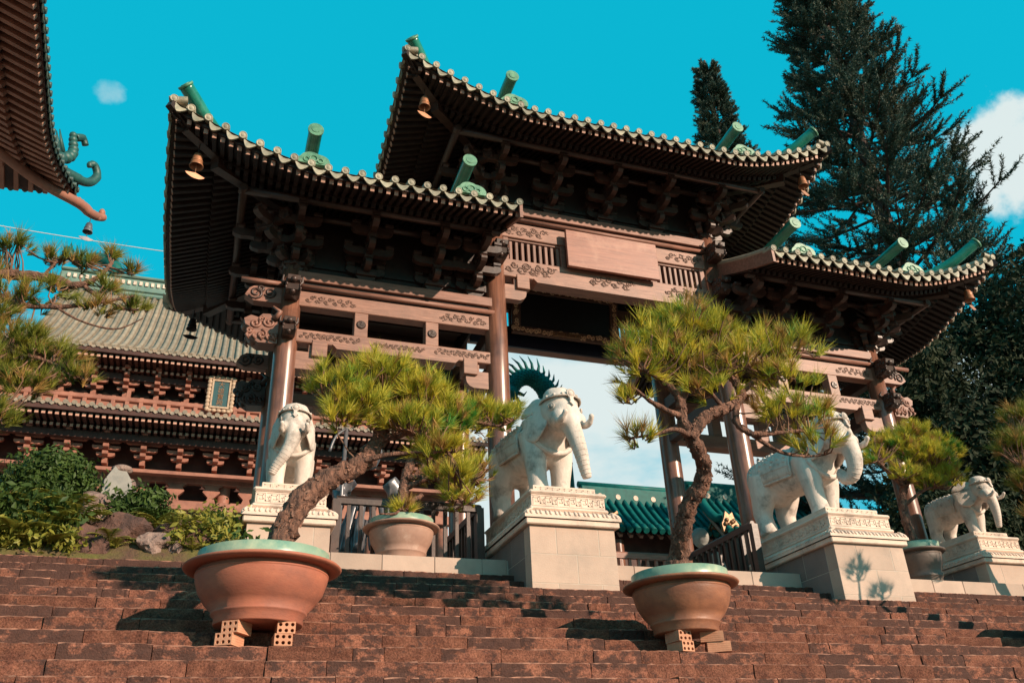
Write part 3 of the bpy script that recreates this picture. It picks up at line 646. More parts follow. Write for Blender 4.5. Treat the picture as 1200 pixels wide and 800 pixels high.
def make_slope(parent, S, pitch=0.24, individual=True, s0=0.0, rolls=True, rafters=True, under='wood_dark', raft_mat='wood_rafter_shaded', nr=2, cap=CAP, drip=DRIP, top_m='tile_grey', fl=0.78, mr=1.72, rs=1.0, tile_m='tile_eave'):
    nst = max(8, int(S.L/pitch)); nd = 8
    def sheet(off, dstart):
        m = MB(); rows = []
        us = [S.L*i/(nst*1.0) for i in range(nst+1)]
        for u in us:
            dm = S.dmax(u); rows.append([S.P(u, lerp(dstart, max(dm, dstart+0.001), j/nd), off) for j in range(nd+1)])
        m.grid(rows); return m
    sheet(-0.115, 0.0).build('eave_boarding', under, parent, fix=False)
    sheet(0.0, -0.05).build('roof_bed', top_m, parent, fix=False)
    # fascia strip under the tiles
    m = MB(); us = [S.L*i/(nst*2) for i in range(nst*2+1)]
    m.grid([[S.P(u, 0.03, -0.03) for u in us], [S.P(u, 0.03, -0.115) for u in us], [S.P(u, 0.09, -0.118) for u in us]], False); m.build('fascia', under, parent, fix=False)
    ang = math.atan2(S.I.y, S.I.x) - math.pi/2
    k = int(round(S.L/pitch)); us = [S.L*(i)/k for i in range(k+1)]
    caps = MB(); 
    for i, u in enumerate(us):
        tl = math.atan(S.slope)*0.6
        e = 0.5*(S.P(u+0.05, 0).z - S.P(u-0.05, 0).z)/0.05
        if individual:
            link('round_eave_tile', cap, parent, loc=S.P(u, -0.06, 0.045), rot=Euler((tl, 0, ang), 'XYZ'))
            if i < k: link('drip_tile', drip, parent, loc=S.P(u+pitch/2, -0.045, 0.012), rot=Euler((tl*0.4, -math.atan((S.P(u+pitch,0).z-S.P(u,0).z)/pitch), ang), 'XYZ'))
        else:
            rz = Matrix.Rotation(ang, 3, 'Z')
            for me, pos in ((cap, S.P(u, -0.06, 0.045)), (drip, S.P(u+pitch/2, -0.045, 0.012))):
                caps.add([rz @ v.co + pos for v in me.vertices], [tuple(p.vertices) for p in me.polygons], True)
    if not individual: caps.build('eave_tiles', tile_m, parent, kind='stuff', fix=False)
    if rolls:
        m = MB()
        for u in us:
            dm = S.dmax(u)
            if dm < 0.2: continue
            pts = [S.P(u, lerp(0.1, dm, j/5), 0.045) for j in range(6)]; m.tube(pts, 0.062, 6, cap=False)
        m.build('tile_rolls', top_m, parent, kind='stuff', fix=False)
    if rafters:
        m = MB(); ends = MB(); kk = int(round(S.L/(pitch/nr))); w = 0.058*rs; h = 0.075*rs
        for i in range(kk+1):
            u = S.L*(i+0.0)/kk; dm = S.dmax(u)
            if dm < 0.12: continue
            zo = -0.116-h/2
            p = S.P(u, 0.065, zo); q = S.P(u, min(fl, dm), zo); m.beam(p, q, w, h)
            ends.beam(S.P(u, 0.050, zo), S.P(u, 0.0655, zo), w*1.02, h*1.02)
            if dm > fl*0.85: m.beam(S.P(u, fl*0.80, zo-h*1.08), S.P(u, min(mr, dm), zo-h*1.08), w*1.15, h)
        m.build('rafters', raft_mat, parent, kind='stuff', fix=False); ends.build('rafter_ends', 'rafter_end', parent, kind='stuff', fix=False)  # dark rafters, pale caps: shade and sun painted in
        m = MB(); us2 = [S.L*i/(nst*2) for i in range(nst*2+1)]
        rows = [[], [], [], []]
        for u in us2:
            d0 = min(fl*0.80, S.dmax(u)); d1 = min(fl*0.80+0.05, S.dmax(u)+0.001)
            rows[0].append(S.P(u, d0, -0.119)); rows[1].append(S.P(u, d0, -0.119-h*1.05)); rows[2].append(S.P(u, d1, -0.119-h*1.05)); rows[3].append(S.P(u, d1, -0.119))
        m.grid(rows, False); m.build('rafter_batten', under, parent, fix=False)

def hip_ridge(parent, S, at_left, rtube=0.105, tip=0.36, beam=True, mt='glaze', start=0.42):
    u0 = 0.0 if at_left else S.L; sg = 1 if at_left else -1
    P_ = lambda d, off: S.P(u0+sg*d, d, off)
    pts = [P_(d, 0.17) for d in (S.D, S.D*0.8, S.D*0.6, S.D*0.4, 1.0, 0.72)]
    e = P_(start, 0.30); tipp = P_(0.10, tip+0.12)
    pts += [e, lerp(e, tipp, 0.5)+Vector((0,0,0.0)), tipp]
    m = MB(); m.tube(catmull(pts, 4), rtube, 14)
    rd = m.build('ridge_tube', mt, parent)
    d = (pts[-1]-pts[-2]).normalized(); m = MB(); m.tube([pts[-1]-d*0.012, pts[-1]+d*0.022], [rtube*1.12]*2, 16); m.tube([pts[-1]+d*0.02, pts[-1]+d*0.03], [rtube*0.6]*2, 12); m.build('end_disc', 'glaze_pale', parent)
    # base course under the tube
    m = MB()
    bp = [P_(dd, 0.05) for dd in (S.D, 2.0, 1.4, 1.0, 0.7, 0.5)]
    for a, b in zip(bp[:-1], bp[1:]): m.beam(a, b, 0.15, 0.13)
    m.build('ridge_base', mt, parent)
    if beam:
        m = MB()
        m.beam(P_(1.95, -0.36), P_(0.62, -0.30), 0.15, 0.20); m.build('hip_beam', 'wood_mid', parent)
        m = MB(); m.beam(P_(1.0, -0.20), P_(0.20, -0.17), 0.13, 0.16); m.build('hip_rafter', 'wood_mid', parent)
        m = MB(); m.beam(P_(0.22, -0.13), P_(-0.05, -0.06), 0.10, 0.12); m.build('corner_block', 'wood_rafter_shaded', parent)

def drop_ridge(parent, S, u, mt='glaze', r=0.105):
    pts = [S.P(u, d, 0.19) for d in (S.D, 2.2, 1.8)] + [S.P(u, 1.35, 0.24), S.P(u, 0.98, 0.385), S.P(u, 0.62, 0.55), S.P(u, 0.32, 0.69), S.P(u, 0.12, 0.77)]
    m = MB(); m.tube(catmull(pts, 4), r, 14); m.build('ridge_tube', mt, parent)
    d = (pts[-1]-pts[-2]).normalized(); m = MB(); m.tube([pts[-1]-d*0.012, pts[-1]+d*0.022], [r*1.12]*2, 16); m.tube([pts[-1]+d*0.02, pts[-1]+d*0.03], [r*0.6]*2, 12); m.build('end_disc', 'glaze_pale', parent)
    # scalloped ornament plate at the foot of the ridge
    c = S.P(u, 0.06, 0.10); ax = Vector((S.A.x, S.A.y, 0)); inn = Vector((S.I.x, S.I.y, 0)); poly = []
    for k in range(33):
        a = math.pi*k/32; rr = 0.20*(1+0.13*abs(math.sin(2.5*a*1.0+math.pi/2*0)))
        poly.append((rr*math.cos(a)*1.15, rr*math.sin(a)*0.95))
    fn = lambda a_, b_, w_: tuple(c + ax*a_ + Vector((0,0,b_)) + inn*w_)
    m = MB(); m.prism(poly, fn, 0.0, 0.09)
    for (a_, b_, r_) in ((0, 0.09, 0.055), (-0.1, 0.06, 0.04), (0.1, 0.06, 0.04)):
        n = 14; pts = [c + ax*(a_ + r_*math.cos(2*math.pi*q/n)) + Vector((0,0,b_ + r_*math.sin(2*math.pi*q/n))) - inn*0.005 for q in range(n+1)]
        m.tube(pts, 0.012, 5, cap=False)
    m.build('ornament_plate', 'glaze_pale', parent)

def gable_board(parent, S, at_left, th=0.05, side=1):
    u = 0 if at_left else S.L; m = MB(); sg = -1 if at_left else 1
    ds = [-0.05 + (S.D+0.05)*i/10 for i in range(11)]
    A3 = Vector((S.A.x, S.A.y, 0))*sg
    a = [S.P(u, d, 0.06) for d in ds]; b = [S.P(u, d, -0.235) for d in ds]
    m.grid([a, b, [p + A3*th for p in b], [p + A3*th for p in a], a], False)
    n = 11
    for i in (0, n-1):
        q = [a[i], b[i], b[i]+A3*th, a[i]+A3*th]; m.add(q, [(0,1,2,3)])
    m.build('bargeboard', 'wood', parent)

YE0, YE1 = 10.0, 15.7
ZL, ZT = 8.205, 10.235
def roof_group(name, label=None):
    # a roof is a part of the gate: its bearing frame is the mesh the other pieces hang from
    return name
def gate_roof(kind):
    if kind == 'left': xa, xb, z0 = -1.27, 3.87, ZL
    elif kind == 'right': xa, xb, z0 = MX(3.87)+0.0, MX(-1.27), ZL
    else: xa, xb, z0 = 2.05, 10.31, ZT
    L = xb-xa; W = YE1-YE0
    hl = kind != 'right'; hr = kind != 'left'
    F = Slope((xa, YE0), (1, 0), L, hl, hr, z0)
    B = Slope((xb, YE1), (-1, 0), L, hr, hl, z0)
    rx0 = xa+2.85 if hl else xa+0.02; rx1 = xb-2.85 if hr else xb-0.02
    zr = F.P(L/2 if kind == 'mid' else (L-0.1 if hl else 0.1), 2.85, 0).z
    m = MB(); m.cbox(rx0, rx1, YM-0.14, YM+0.14, zr-0.1, zr+0.32, 0.03); rt = m.build('roof', 'glaze', gate)
    rt['label'] = {'left': 'lower left roof over the side bay', 'right': 'lower right roof over the side bay', 'mid': 'raised middle roof over the central bay'}[kind]
    make_slope(rt, F); make_slope(rt, B, individual=False)
    if hl:
        S = Slope((xa, YE1), (0, -1), W, True, True, z0); make_slope(rt, S)
        hip_ridge(rt, F, True); hip_ridge(rt, B, False)
    if hr:
        S = Slope((xb, YE0), (0, 1), W, True, True, z0); make_slope(rt, S)
        hip_ridge(rt, F, False); hip_ridge(rt, B, True)
    if not hl: gable_board(rt, F, True); gable_board(rt, B, False)
    if not hr: gable_board(rt, F, False); gable_board(rt, B, True)
    for x in {'left': (0.72, 3.13), 'right': (MX(3.13), MX(0.72)), 'mid': (3.93, MX(3.93))}[kind]:
        drop_ridge(rt, F, x-xa); drop_ridge(rt, B, xb-x)
    return F, B
FL, BL = gate_roof('left'); FR, BR = gate_roof('right'); FM, BM = gate_roof('mid')

# ---------------------------------------------------------------- boards hung on the gate
m = MB(); m.cbox(5.30, 7.10, 11.43, 11.50, 8.26, 9.03, 0.006)
nb = m.build('name_board', 'wood_board'); tag(nb, 'plain reddish wooden board hung across the front of the middle lintels', 'board')
pq = thing('framed_plaque', 'long black plaque in a carved gilt frame hanging under the middle roof', 'plaque', (6.12, 13.55, 8.56))
tl = R(8)
def pqm(m, name, mt):
    m.v = [(x, y*math.cos(tl)-z*math.sin(tl)*1.0, z*math.cos(tl)+y*math.sin(tl)) for x, y, z in m.v]; return m.build(name, mt, pq)
m = MB(); m.box(-0.96, 0.96, -0.01, 0.03, -0.36, 0.36); pqm(m, 'panel', 'panel_black')
for (a, b, c, d) in ((-1.14,1.14,0.36,0.52),(-1.14,1.14,-0.52,-0.36),(-1.14,-0.96,-0.36,0.36),(0.96,1.14,-0.36,0.36)):
    m = MB(); m.cbox(a, b, -0.05, 0.04, c, d, 0.012); fr = pqm(m, 'frame_bar', 'wood_carved')
    m = MB(); rr = random.Random(int(a*100+c*77)); hor = (b-a) > (d-c); n = int(max(b-a, d-c)/0.085)
    for i in range(n):
        u = (i+0.5)/n; cx = lerp(a, b, u) if hor else (a+b)/2; cz = (c+d)/2 if hor else lerp(c, d, u)
        scroll(m, cx+rr.uniform(-.02,.02), cz+rr.uniform(-.03,.03), 0.05, -0.056, 1.3, rr.choice((-1,1)), rr.uniform(0,6), 0.013)
    m.v = [(x, y*math.cos(tl)-z*math.sin(tl), z*math.cos(tl)+y*math.sin(tl)) for x, y, z in m.v]; m.build('scrollwork', 'gold_frame', fr)
m = MB(); m.cbox(-0.30, 0.30, -0.075, -0.045, -0.50, -0.40, 0.01)
for i in range(9): scroll(m, -0.26+0.065*i, -0.45, 0.045, -0.085, 1.2, 1 if i%2 else -1, i, 0.011)
pqm(m, 'gilt_crest', 'gold')

# ---------------------------------------------------------------- bells at the roof corners
def bell(label, x, y, ztop, zhook, rz=0.0, mt='bronze_bell', s=1.0):
    t_ = thing('wind_bell', label, 'bell', (x, y, ztop), 'wind bells hanging from the roof corners', rz)
    m = MB(); m.lathe([(0.012*s,0.02*s),(0.03*s,0.02*s),(0.055*s,0.0),(0.068*s,-0.04*s),(0.074*s,-0.10*s),(0.082*s,-0.16*s),(0.098*s,-0.20*s),(0.098*s,-0.215*s),(0.085*s,-0.205*s),(0.065*s,-0.10*s),(0.02*s,-0.02*s)], 20)
    m.build('bell_body', mt, t_)
    m = MB(); m.lathe([(0.079*s,-0.115*s),(0.085*s,-0.12*s),(0.085*s,-0.13*s),(0.08*s,-0.135*s)], 20); m.build('band', mt, t_)
    m = MB(); m.tube([(0,0,0.01),(0,0,zhook-ztop)], 0.007*s, 6); m.build('hook', 'wood_dark', t_)
    m = MB(); m.tube([(0,0,-0.03*s),(0,0,-0.34*s)], 0.006*s, 6)
    poly = [(-0.005*s,-0.325*s)] + [(0.15*s*math.sin(a), -0.32*s - 0.135*s*math.cos(a)*0.75) for a in [R(-68)+R(136)*i/10 for i in range(11)]] + [(0.005*s,-0.325*s)]
    m.prism(poly, fxz, -0.006, 0.006); m.build('clapper_plate', mt, t_)
def corner_at(S, left, d, off): return S.P((d if left else S.L-d), d, off)
for (S, left, lab) in ((FL, True, 'copper bell hanging under the front corner of the left lower roof'), (FM, True, 'copper bell hanging under the left corner of the raised middle roof'),
                       (FM, False, 'copper bell hanging under the right corner of the raised middle roof'), (FR, False, 'copper bell hanging under the far right corner of the right lower roof')):
    p = corner_at(S, left, 0.40, -0.42); bell(lab, p.x, p.y, p.z, p.z+0.2, R(20))
p = corner_at(BL, False, 0.40, -0.42); bell('dark bell silhouetted under the rear corner of the left lower roof', p.x, p.y, p.z, p.z+0.2, R(10), 'wood_dark')
# ================================================================== PEDESTALS
def fret_units(m, L, h, place):
    """Raised key-fret bars along a band of length L and height h; place(u, v, w) -> world."""
    b = 0.0115; n = max(2, int(round(L/0.165))); uw = L/n
    def bar(u0, u1, v0, v1):
        vs = [place(u, v, w) for w in (0.0, 0.006) for u, v in ((u0,v0),(u1,v0),(u1,v1),(u0,v1))]
        m.add(vs, [(4,5,6,7),(0,1,5,4),(1,2,6,5),(2,3,7,6),(3,0,4,7)])
    bar(0, L, h-b, h); bar(0, L, 0, b)
    for i in range(n):
        x = i*uw
        # two interlocked hooks
        bar(x+0.05*uw, x+0.05*uw+b, b, h*0.80); bar(x+0.05*uw, x+0.52*uw, h*0.80-b, h*0.80)
        bar(x+0.52*uw-b, x+0.52*uw, h*0.36, h*0.80); bar(x+0.24*uw, x+0.52*uw, h*0.36, h*0.36+b)
        bar(x+0.64*uw, x+0.64*uw+b, h*0.2, h-b); bar(x+0.64*uw, x+0.97*uw, h*0.2, h*0.2+b)
        bar(x+0.97*uw-b, x+0.97*uw, h*0.2, h*0.62); bar(x+0.80*uw, x+0.97*uw, h*0.62-b, h*0.62)

def pedestal(cx, yf, zb, zc, wid, dep, label):
    """yf: front of the base block, zc: underside of the cornice."""
    t_ = thing('elephant_pedestal', label, 'pedestal', (cx, yf, zb), 'carved stone pedestals under the elephants')
    hw = wid/2; H = zc-zb
    # base of dressed blocks
    m = MB(); m.box(-hw+0.0025, hw-0.0025, 0.0025, dep-0.0025, 0, H-0.002); m.build('base_core', 'mortar', t_)
    courses = max(1, int(round(H/0.30))); zs = [0] + [H - (courses-1-i)*H/courses*(1.0 if i < courses-1 else 1) for i in range(courses)]
    if courses > 1: zs = [0] + [H*0.20 + (H*0.80)*i/(courses-1) for i in range(courses)]
    for r_ in range(len(zs)-1):
        z0, z1 = zs[r_]+0.003, zs[r_+1]-0.003
        cut = [-hw, -hw + wid*(0.53 if r_ % 2 else 0.30), hw - (0 if r_ % 2 else wid*0.20), hw]
        cut = sorted(set(round(c, 4) for c in cut))
        for a, b in zip(cut[:-1], cut[1:]):
            m = MB(); m.cbox(a+0.004*(a > -hw), b-0.004*(b < hw), 0, 0.2, z0, z1, 0.003); m.build('stone_block', 'stone_block', t_)
        yy = 0.203; k = 0
        while yy < dep-0.05:
            l = min(dep, yy + (0.62 if (k+r_) % 2 else 0.48)); l = dep if dep-l < 0.2 else l
            for sx in (-1, 1):
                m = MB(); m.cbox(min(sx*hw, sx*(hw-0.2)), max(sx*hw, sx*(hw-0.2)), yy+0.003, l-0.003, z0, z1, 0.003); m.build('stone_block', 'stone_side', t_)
            yy = l; k += 1
    z = H
    def layer(name, over, h, inset=0.0, c=0.012, mt='stone_pale'):
        nonlocal z
        m = MB(); m.cbox(-hw-over, hw+over, -over, dep+over*0.5, z+0.001, z+h, c); o = m.build(name, mt, t_); z += h; return o
    layer('plinth_band', 0.055, 0.075)
    # sloping lotus band
    z0 = z; h = 0.125; o0, o1 = 0.075, -0.055
    m = MB()
    lo = [(-hw-o0,-o0),(hw+o0,-o0),(hw+o0,dep+o0*0.5),(-hw-o0,dep+o0*0.5)]; hi = [(-hw-o1,-o1),(hw+o1,-o1),(hw+o1,dep+o1),(-hw-o1,dep+o1)]
    vs = [(*p, z0) for p in lo] + [(*p, z0+0.035) for p in lo] + [(*lerp(Vector(a), Vector(b), 0.35), z0+0.085) for a, b in zip(lo, hi)] + [(*p, z0+h) for p in hi]
    m.add(vs, [(j*4+i, j*4+(i+1)%4, (j+1)*4+(i+1)%4, (j+1)*4+i) for j in range(3) for i in range(4)] + [(12,13,14,15)]); lot = m.build('lotus_band', 'stone_pale', t_)
    m = MB()
    def petals(p, q, n, inward):
        p = Vector(p); q = Vector(q); inward = Vector(inward); d = (q-p)/n
        for i in range(n):
            c = p + d*(i+0.5); w = d.length*0.46
            for (uu, rr) in ((-0.5, 0.55), (0.5, 0.55)):
                pts = []
                for s_ in range(6):
                    tt = s_/5; off = inward*(0.112*tt**1.6); up = 0.038 + 0.080*tt
                    pts.append(Vector((c.x, c.y, z0)) + Vector((off.x, off.y, up)) + d.normalized().to_3d()*w*(uu*0.9 + 0.5*(tt-0.5)))
                m.tube(pts, [0.012, 0.018, 0.020, 0.018, 0.014, 0.006], 6)
    npf = max(6, int(wid/0.10)); nps = max(8, int(dep/0.10))
    petals((-hw-o0*0.9, -o0*0.95), (hw+o0*0.9, -o0*0.95), npf, (0, 1)); petals((-hw-o0*0.95, dep), (-hw-o0*0.95, -o0*0.9), nps, (1, 0)); petals((hw+o0*0.95, -o0*0.9), (hw+o0*0.95, dep), nps, (-1, 0))
    m.build('lotus_petals', 'stone_pale', lot); z = z0+h
    layer('fillet', -0.03, 0.05, c=0.018)
    zf = z; ff = layer('fret_block', -0.062, 0.150, c=0.004)
    m = MB(); e = -0.062; W = 2*(hw+e)
    fret_units(m, W-0.03, 0.135, lambda u, v, w: (-hw-e+0.015+u, -e-0.0005-w, zf+0.008+v))
    D_ = dep + e*0.5 + e
    fret_units(m, D_-0.03, 0.135, lambda u, v, w: (-hw-e-w*1.0-0.0005, -e+0.015+u, zf+0.008+v))
    fret_units(m, D_-0.03, 0.135, lambda u, v, w: (hw+e+w*1.0+0.0005, -e+0.015+u, zf+0.008+v))
    m.build('key_fret', 'stone_pale', ff)
    layer('cap_moulding', -0.035, 0.055, c=0.022)
    zt = z; m = MB(); m.cbox(-hw+0.13, hw-0.13, 0.16, dep-0.10, z+0.001, z+0.095, 0.006); sl = m.build('top_slab', 'stone_pale', t_)
    m = MB(); fret_units(m, wid-0.30, 0.07, lambda u, v, w: (-hw+0.15+u, 0.1595-w*0.4, zt+0.012+v)); m.build('key_fret', 'stone_pale', sl)
    return zb + zt + 0.095

ZP = {}
ZP[2] = pedestal(4.025, 9.20, 2.05, 2.885, 1.09, 1.90, 'tall stone pedestal with fret band left of the gate opening')
ZP[3] = pedestal(8.32, 9.20, 2.05, 2.885, 1.13, 1.90, 'tall stone pedestal with fret band right of the gate opening, dappled by branch shadow')
ZP[1] = pedestal(0.82, 10.07, 2.665, 2.985, 0.95, 1.5, 'low stone pedestal behind the terracotta bowl, carrying the leftmost elephant')
ZP[4] = pedestal(11.72, 10.07, 2.665, 2.985, 0.95, 1.5, 'low stone pedestal at the right edge, carrying the farthest elephant')

# ================================================================== ELEPHANTS
def spow(m, c, r, rx=0, rz=0, n=16, k=12):
    m.ball(c, r, n, k, Matrix.Rotation(rz, 3, 'Z') @ Matrix.Rotation(rx, 3, 'X'))
def elephant(x, y, z, s, label, trunk, head=(0, 0, 0), hturn=0.0, ears='back', fl=-0.10, fr=0.06, hraise=0.0):
    """Faces the stairs (-Y). Built at scale 1 (1.42 m tall), origin between the feet."""
    t_ = thing('elephant_statue', label, 'statue', (x, y, z), 'carved stone elephants', hturn)
    t_.scale = (s, s, s)
    H = Vector((0, -0.60, 1.13+hraise)) + Vector(head)
    m = MB()
    spow(m, (0, 0.18, 0.86), (0.355, 0.66, 0.35)); spow(m, (0, -0.16, 0.88), (0.32, 0.36, 0.37)); spow(m, (0, 0.56, 0.82), (0.33, 0.36, 0.37))
    m.tube([(0,-0.25,0.98), (0,-0.42,1.02+hraise*0.5), tuple(H+Vector((0,0.08,-0.02)))], [0.29, 0.245, 0.215], 16)
    spow(m, tuple(H), (0.275, 0.285, 0.30)); spow(m, tuple(H+Vector((0,-0.06,0.13))), (0.245, 0.23, 0.22)); spow(m, tuple(H+Vector((0,-0.16,-0.10))), (0.21, 0.20, 0.25))
    for sx in (-1, 1):
        spow(m, tuple(H+Vector((sx*0.095,-0.04,0.20))), (0.14, 0.17, 0.14)); spow(m, tuple(H+Vector((sx*0.15,-0.20,-0.17))), (0.11, 0.15, 0.12))
    for (sx, yy, st) in ((-1, -0.24, fl), (1, -0.24, fr)):
        m.tube(catmull([(sx*0.21,yy+0.02,0.95),(sx*0.22,yy-0.01+st*0.3,0.62),(sx*0.215,yy+st*0.6,0.34),(sx*0.215,yy+st,0.12),(sx*0.215,yy+st,0.0)], 3), [0.20,0.19,0.175,0.165,0.155,0.145,0.135,0.13,0.13,0.135,0.145,0.155,0.16], 16)
        for q in range(3): spow(m, (sx*0.215+(q-1)*0.075, yy+st-0.135, 0.035), (0.038,0.035,0.045), n=8, k=6)
    for (sx, yy) in ((-1, 0.66), (1, 0.58)):
        m.tube(catmull([(sx*0.19,yy-0.06,0.90),(sx*0.215,yy-0.02,0.60),(sx*0.215,yy+0.05,0.34),(sx*0.215,yy,0.12),(sx*0.215,yy-0.02,0.0)], 3), [0.24,0.23,0.215,0.195,0.175,0.16,0.148,0.138,0.135,0.135,0.14,0.15,0.155], 16)
    tp = catmull([tuple(H+Vector(p)) for p in trunk], 6); nt_ = len(tp)
    rad = [lerp(0.200, 0.062, (i/(nt_-1))**0.50) for i in range(nt_)]
    # shallow rings along the trunk
    m.tube(tp, rad, 16)
    m.tube(catmull([(0,0.86,1.0),(0.02,0.99,0.82),(0.06,1.0,0.55),(0.08,0.95,0.38)],4), [0.045]*10+[0.03]*3, 8)
    b = m.build('body', 'stone_elephant', t_)
    rm = b.modifiers.new('remesh', 'REMESH'); rm.mode = 'VOXEL'; rm.voxel_size = 0.021; rm.use_smooth_shade = True
    sm = b.modifiers.new('smooth', 'SMOOTH'); sm.factor = 0.5; sm.iterations = 7
    # trunk creases
    m = MB()
    for i in range(3, nt_-3, 1):
        a = (tp[min(i+1,nt_-1)]-tp[i-1]).normalized(); n = 12; r_ = rad[i]*0.955; u = a.cross(Vector((1,0,0))).normalized(); w = a.cross(u)
        pts = [tp[i] + (u*math.cos(q*math.pi/n*2)+w*math.sin(q*math.pi/n*2))*r_ for q in range(n+1)]
        if i % 2: m.tube(pts, 0.007, 5, cap=False)
    m.build('trunk_wrinkles', 'stone_elephant', t_)
    for sx in (-1, 1):
        # ear: cupped oval flap hanging beside the neck
        pts = []; nu, nv = 20, 6
        for i in range(nu+1):
            row = []
            for j in range(nv+1):
                a = 2*math.pi*i/nu; rr = j/nv
                yy = 0.235*math.cos(a)*rr; zz = (0.25 if math.sin(a) > 0 else 0.40)*math.sin(a)*rr
                ox = 0.05*(1-rr*rr) + (0.20 if ears == 'flare' else 0.085)*(yy/0.235+0.5) + 0.018*math.sin(5*a)*rr*rr - 0.05*(zz/0.4)
                row.append(tuple(H + Vector((sx*(0.225+ox), 0.165+yy, -0.01+zz))))
            pts.append(row)
        m = MB(); m.grid(pts); e = m.build('ear', 'stone_elephant', t_, fix=False)
        so = e.modifiers.new('solid', 'SOLIDIFY'); so.thickness = 0.035; so.offset = 0
        sb = e.modifiers.new('sub', 'SUBSURF'); sb.levels = 1; sb.render_levels = 1
        m = MB(); m.tube(catmull([tuple(H+Vector(p)) for p in ((sx*0.17,-0.22,-0.21),(sx*0.205,-0.33,-0.26),(sx*0.21,-0.43,-0.23),(sx*0.195,-0.49,-0.16))], 4), [0.05]*4+[0.044]*4+[0.034]*4+[0.012], 10); m.build('tusk', 'stone_elephant', t_)
        m = MB(); m.ball(tuple(H+Vector((sx*0.232,-0.185,-0.005))), (0.026,0.038,0.032), 10, 8); ey = m.build('eye', 'stone_grey', t_)
        m = MB(); m.tube([tuple(H+Vector((sx*(0.236-0.02*math.cos(a)*-1),-0.185+0.055*math.cos(a), -0.005+0.042*math.sin(a)))) for a in [2*math.pi*q/12 for q in range(13)]], 0.007, 5, cap=False); m.build('eyelid', 'stone_elephant', ey)
    # headband with studs and a pendant
    m = MB(); n = 26; rows = [[], [], [], []]
    for i in range(n+1):
        a = R(-200) + R(220)*i/n; ca, sa = math.cos(a), math.sin(a)
        for k, (dr, dz) in enumerate(((0.0,-0.035),(0.022,-0.03),(0.022,0.03),(0.0,0.035))):
            rx_, ry_ = 0.252+dr-dz*0.6, 0.252+dr-dz*0.6
            rows[k].append(tuple(H + Vector((rx_*ca, -0.045+ry_*sa, 0.145+dz+0.02*(-sa)))))
    m.grid(rows, True); hb = m.build('headband', 'stone_elephant', t_, fix=False); so = hb.modifiers.new('s', 'SOLIDIFY'); so.thickness = 0.012
    m = MB()
    for q in (-3,-2,-1,1,2,3):
        a = R(-90) + R(24)*q; m.ball(tuple(H+Vector((0.270*math.cos(a), -0.045+0.270*math.sin(a), 0.145+0.02*(-math.sin(a))))), 0.022, 8, 6)
    c = H+Vector((0,-0.322,0.168)); m.ball(tuple(c), (0.05,0.03,0.05), 14, 8)
    m.tube([tuple(c+Vector((0.058*math.cos(a),-0.004,0.058*math.sin(a)))) for a in [2*math.pi*q/14 for q in range(15)]], 0.011, 5, cap=False)
    m.build('studs', 'stone_elephant', hb, kind='stuff')
    m = MB(); m.prism([(-0.028,0),(0.028,0),(0.028,-0.09),(0.048,-0.10),(0.028,-0.115),(0,-0.155),(-0.028,-0.115),(-0.048,-0.10),(-0.028,-0.09)], lambda u, v, a: tuple(H+Vector((u, -0.312+a+v*0.28, 0.13+v))), -0.022, 0.012); m.build('pendant', 'stone_elephant', hb)
    m = MB(); pts = [tuple(H+Vector((0, -0.285+0.50*q/12, 0.17+0.185*math.sin(math.pi*(0.06+0.84*q/12))))) for q in range(13)]; m.tube(pts, 0.018, 6); m.build('crown_strap', 'stone_elephant', hb)
    m = MB(); 
    for i in range(19):
        a = R(180)+R(180)*i/18
    pts = [tuple(Vector((0.34*math.cos(a), -0.36+0.09*math.sin(a*1.0), 0.93+0.31*math.sin(a)))) for a in [R(195)+R(150)*i/18 for i in range(19)]]
    m.tube(pts, 0.04, 8); m.build('collar', 'stone_elephant', t_)
    # saddle cloth draped over the back
    pts = []; nu, nv = 14, 18
    for i in range(nu+1):
        yy = lerp(-0.05, 0.78, i/nu); row = []
        k = math.sqrt(max(0.05, 1-((yy-0.30)/0.95)**2))
        for j in range(nv+1):
            a = lerp(R(-22), R(202), j/nv)
            row.append((0.385*k*math.cos(a), yy, 0.86+0.385*k*math.sin(a)))
        pts.append(row)
    m = MB(); m.grid(pts); sc_ = m.build('saddle_cloth', 'stone_elephant', t_, fix=False); so = sc_.modifiers.new('s', 'SOLIDIFY'); so.thickness = 0.02; so.offset = 0
    m = MB()
    for row in (pts[0], pts[-1]): m.tube(row, 0.022, 6)
    for j in (0, -1, 2, nv-2): m.tube([r[j] for r in pts], 0.020, 6)
    m.build('cloth_border', 'stone_elephant', sc_)
    m = MB(); rr = random.Random(int(x*10))
    for i in range(1, nu, 2):
        for j in list(range(3, 8)) + list(range(11, 16)):
            p = Vector(pts[i][j]); m.ball(tuple(p+Vector((rr.uniform(-.01,.01), rr.uniform(-.015,.015), rr.uniform(-.01,.01)))), (0.030,0.034,0.030), 6, 4)
    m.build('cloth_relief', 'stone_elephant', sc_, kind='stuff')
    return t_
TR_DOWN = [(0,-0.12,-0.06),(0,-0.25,-0.24),(0.03,-0.32,-0.46),(0.08,-0.34,-0.68),(0.12,-0.33,-0.86),(0.16,-0.32,-1.00)]
TR_CURL = [(0,-0.12,-0.06),(0,-0.25,-0.22),(0,-0.31,-0.42),(0,-0.30,-0.60),(0,-0.22,-0.72),(0,-0.10,-0.72),(0,-0.05,-0.64),(0,-0.10,-0.58)]
TR_NEAR = [(0,-0.12,-0.06),(0,-0.22,-0.24),(0.0,-0.26,-0.46),(0.02,-0.25,-0.68),(0.03,-0.22,-0.86),(0.04,-0.20,-0.98)]
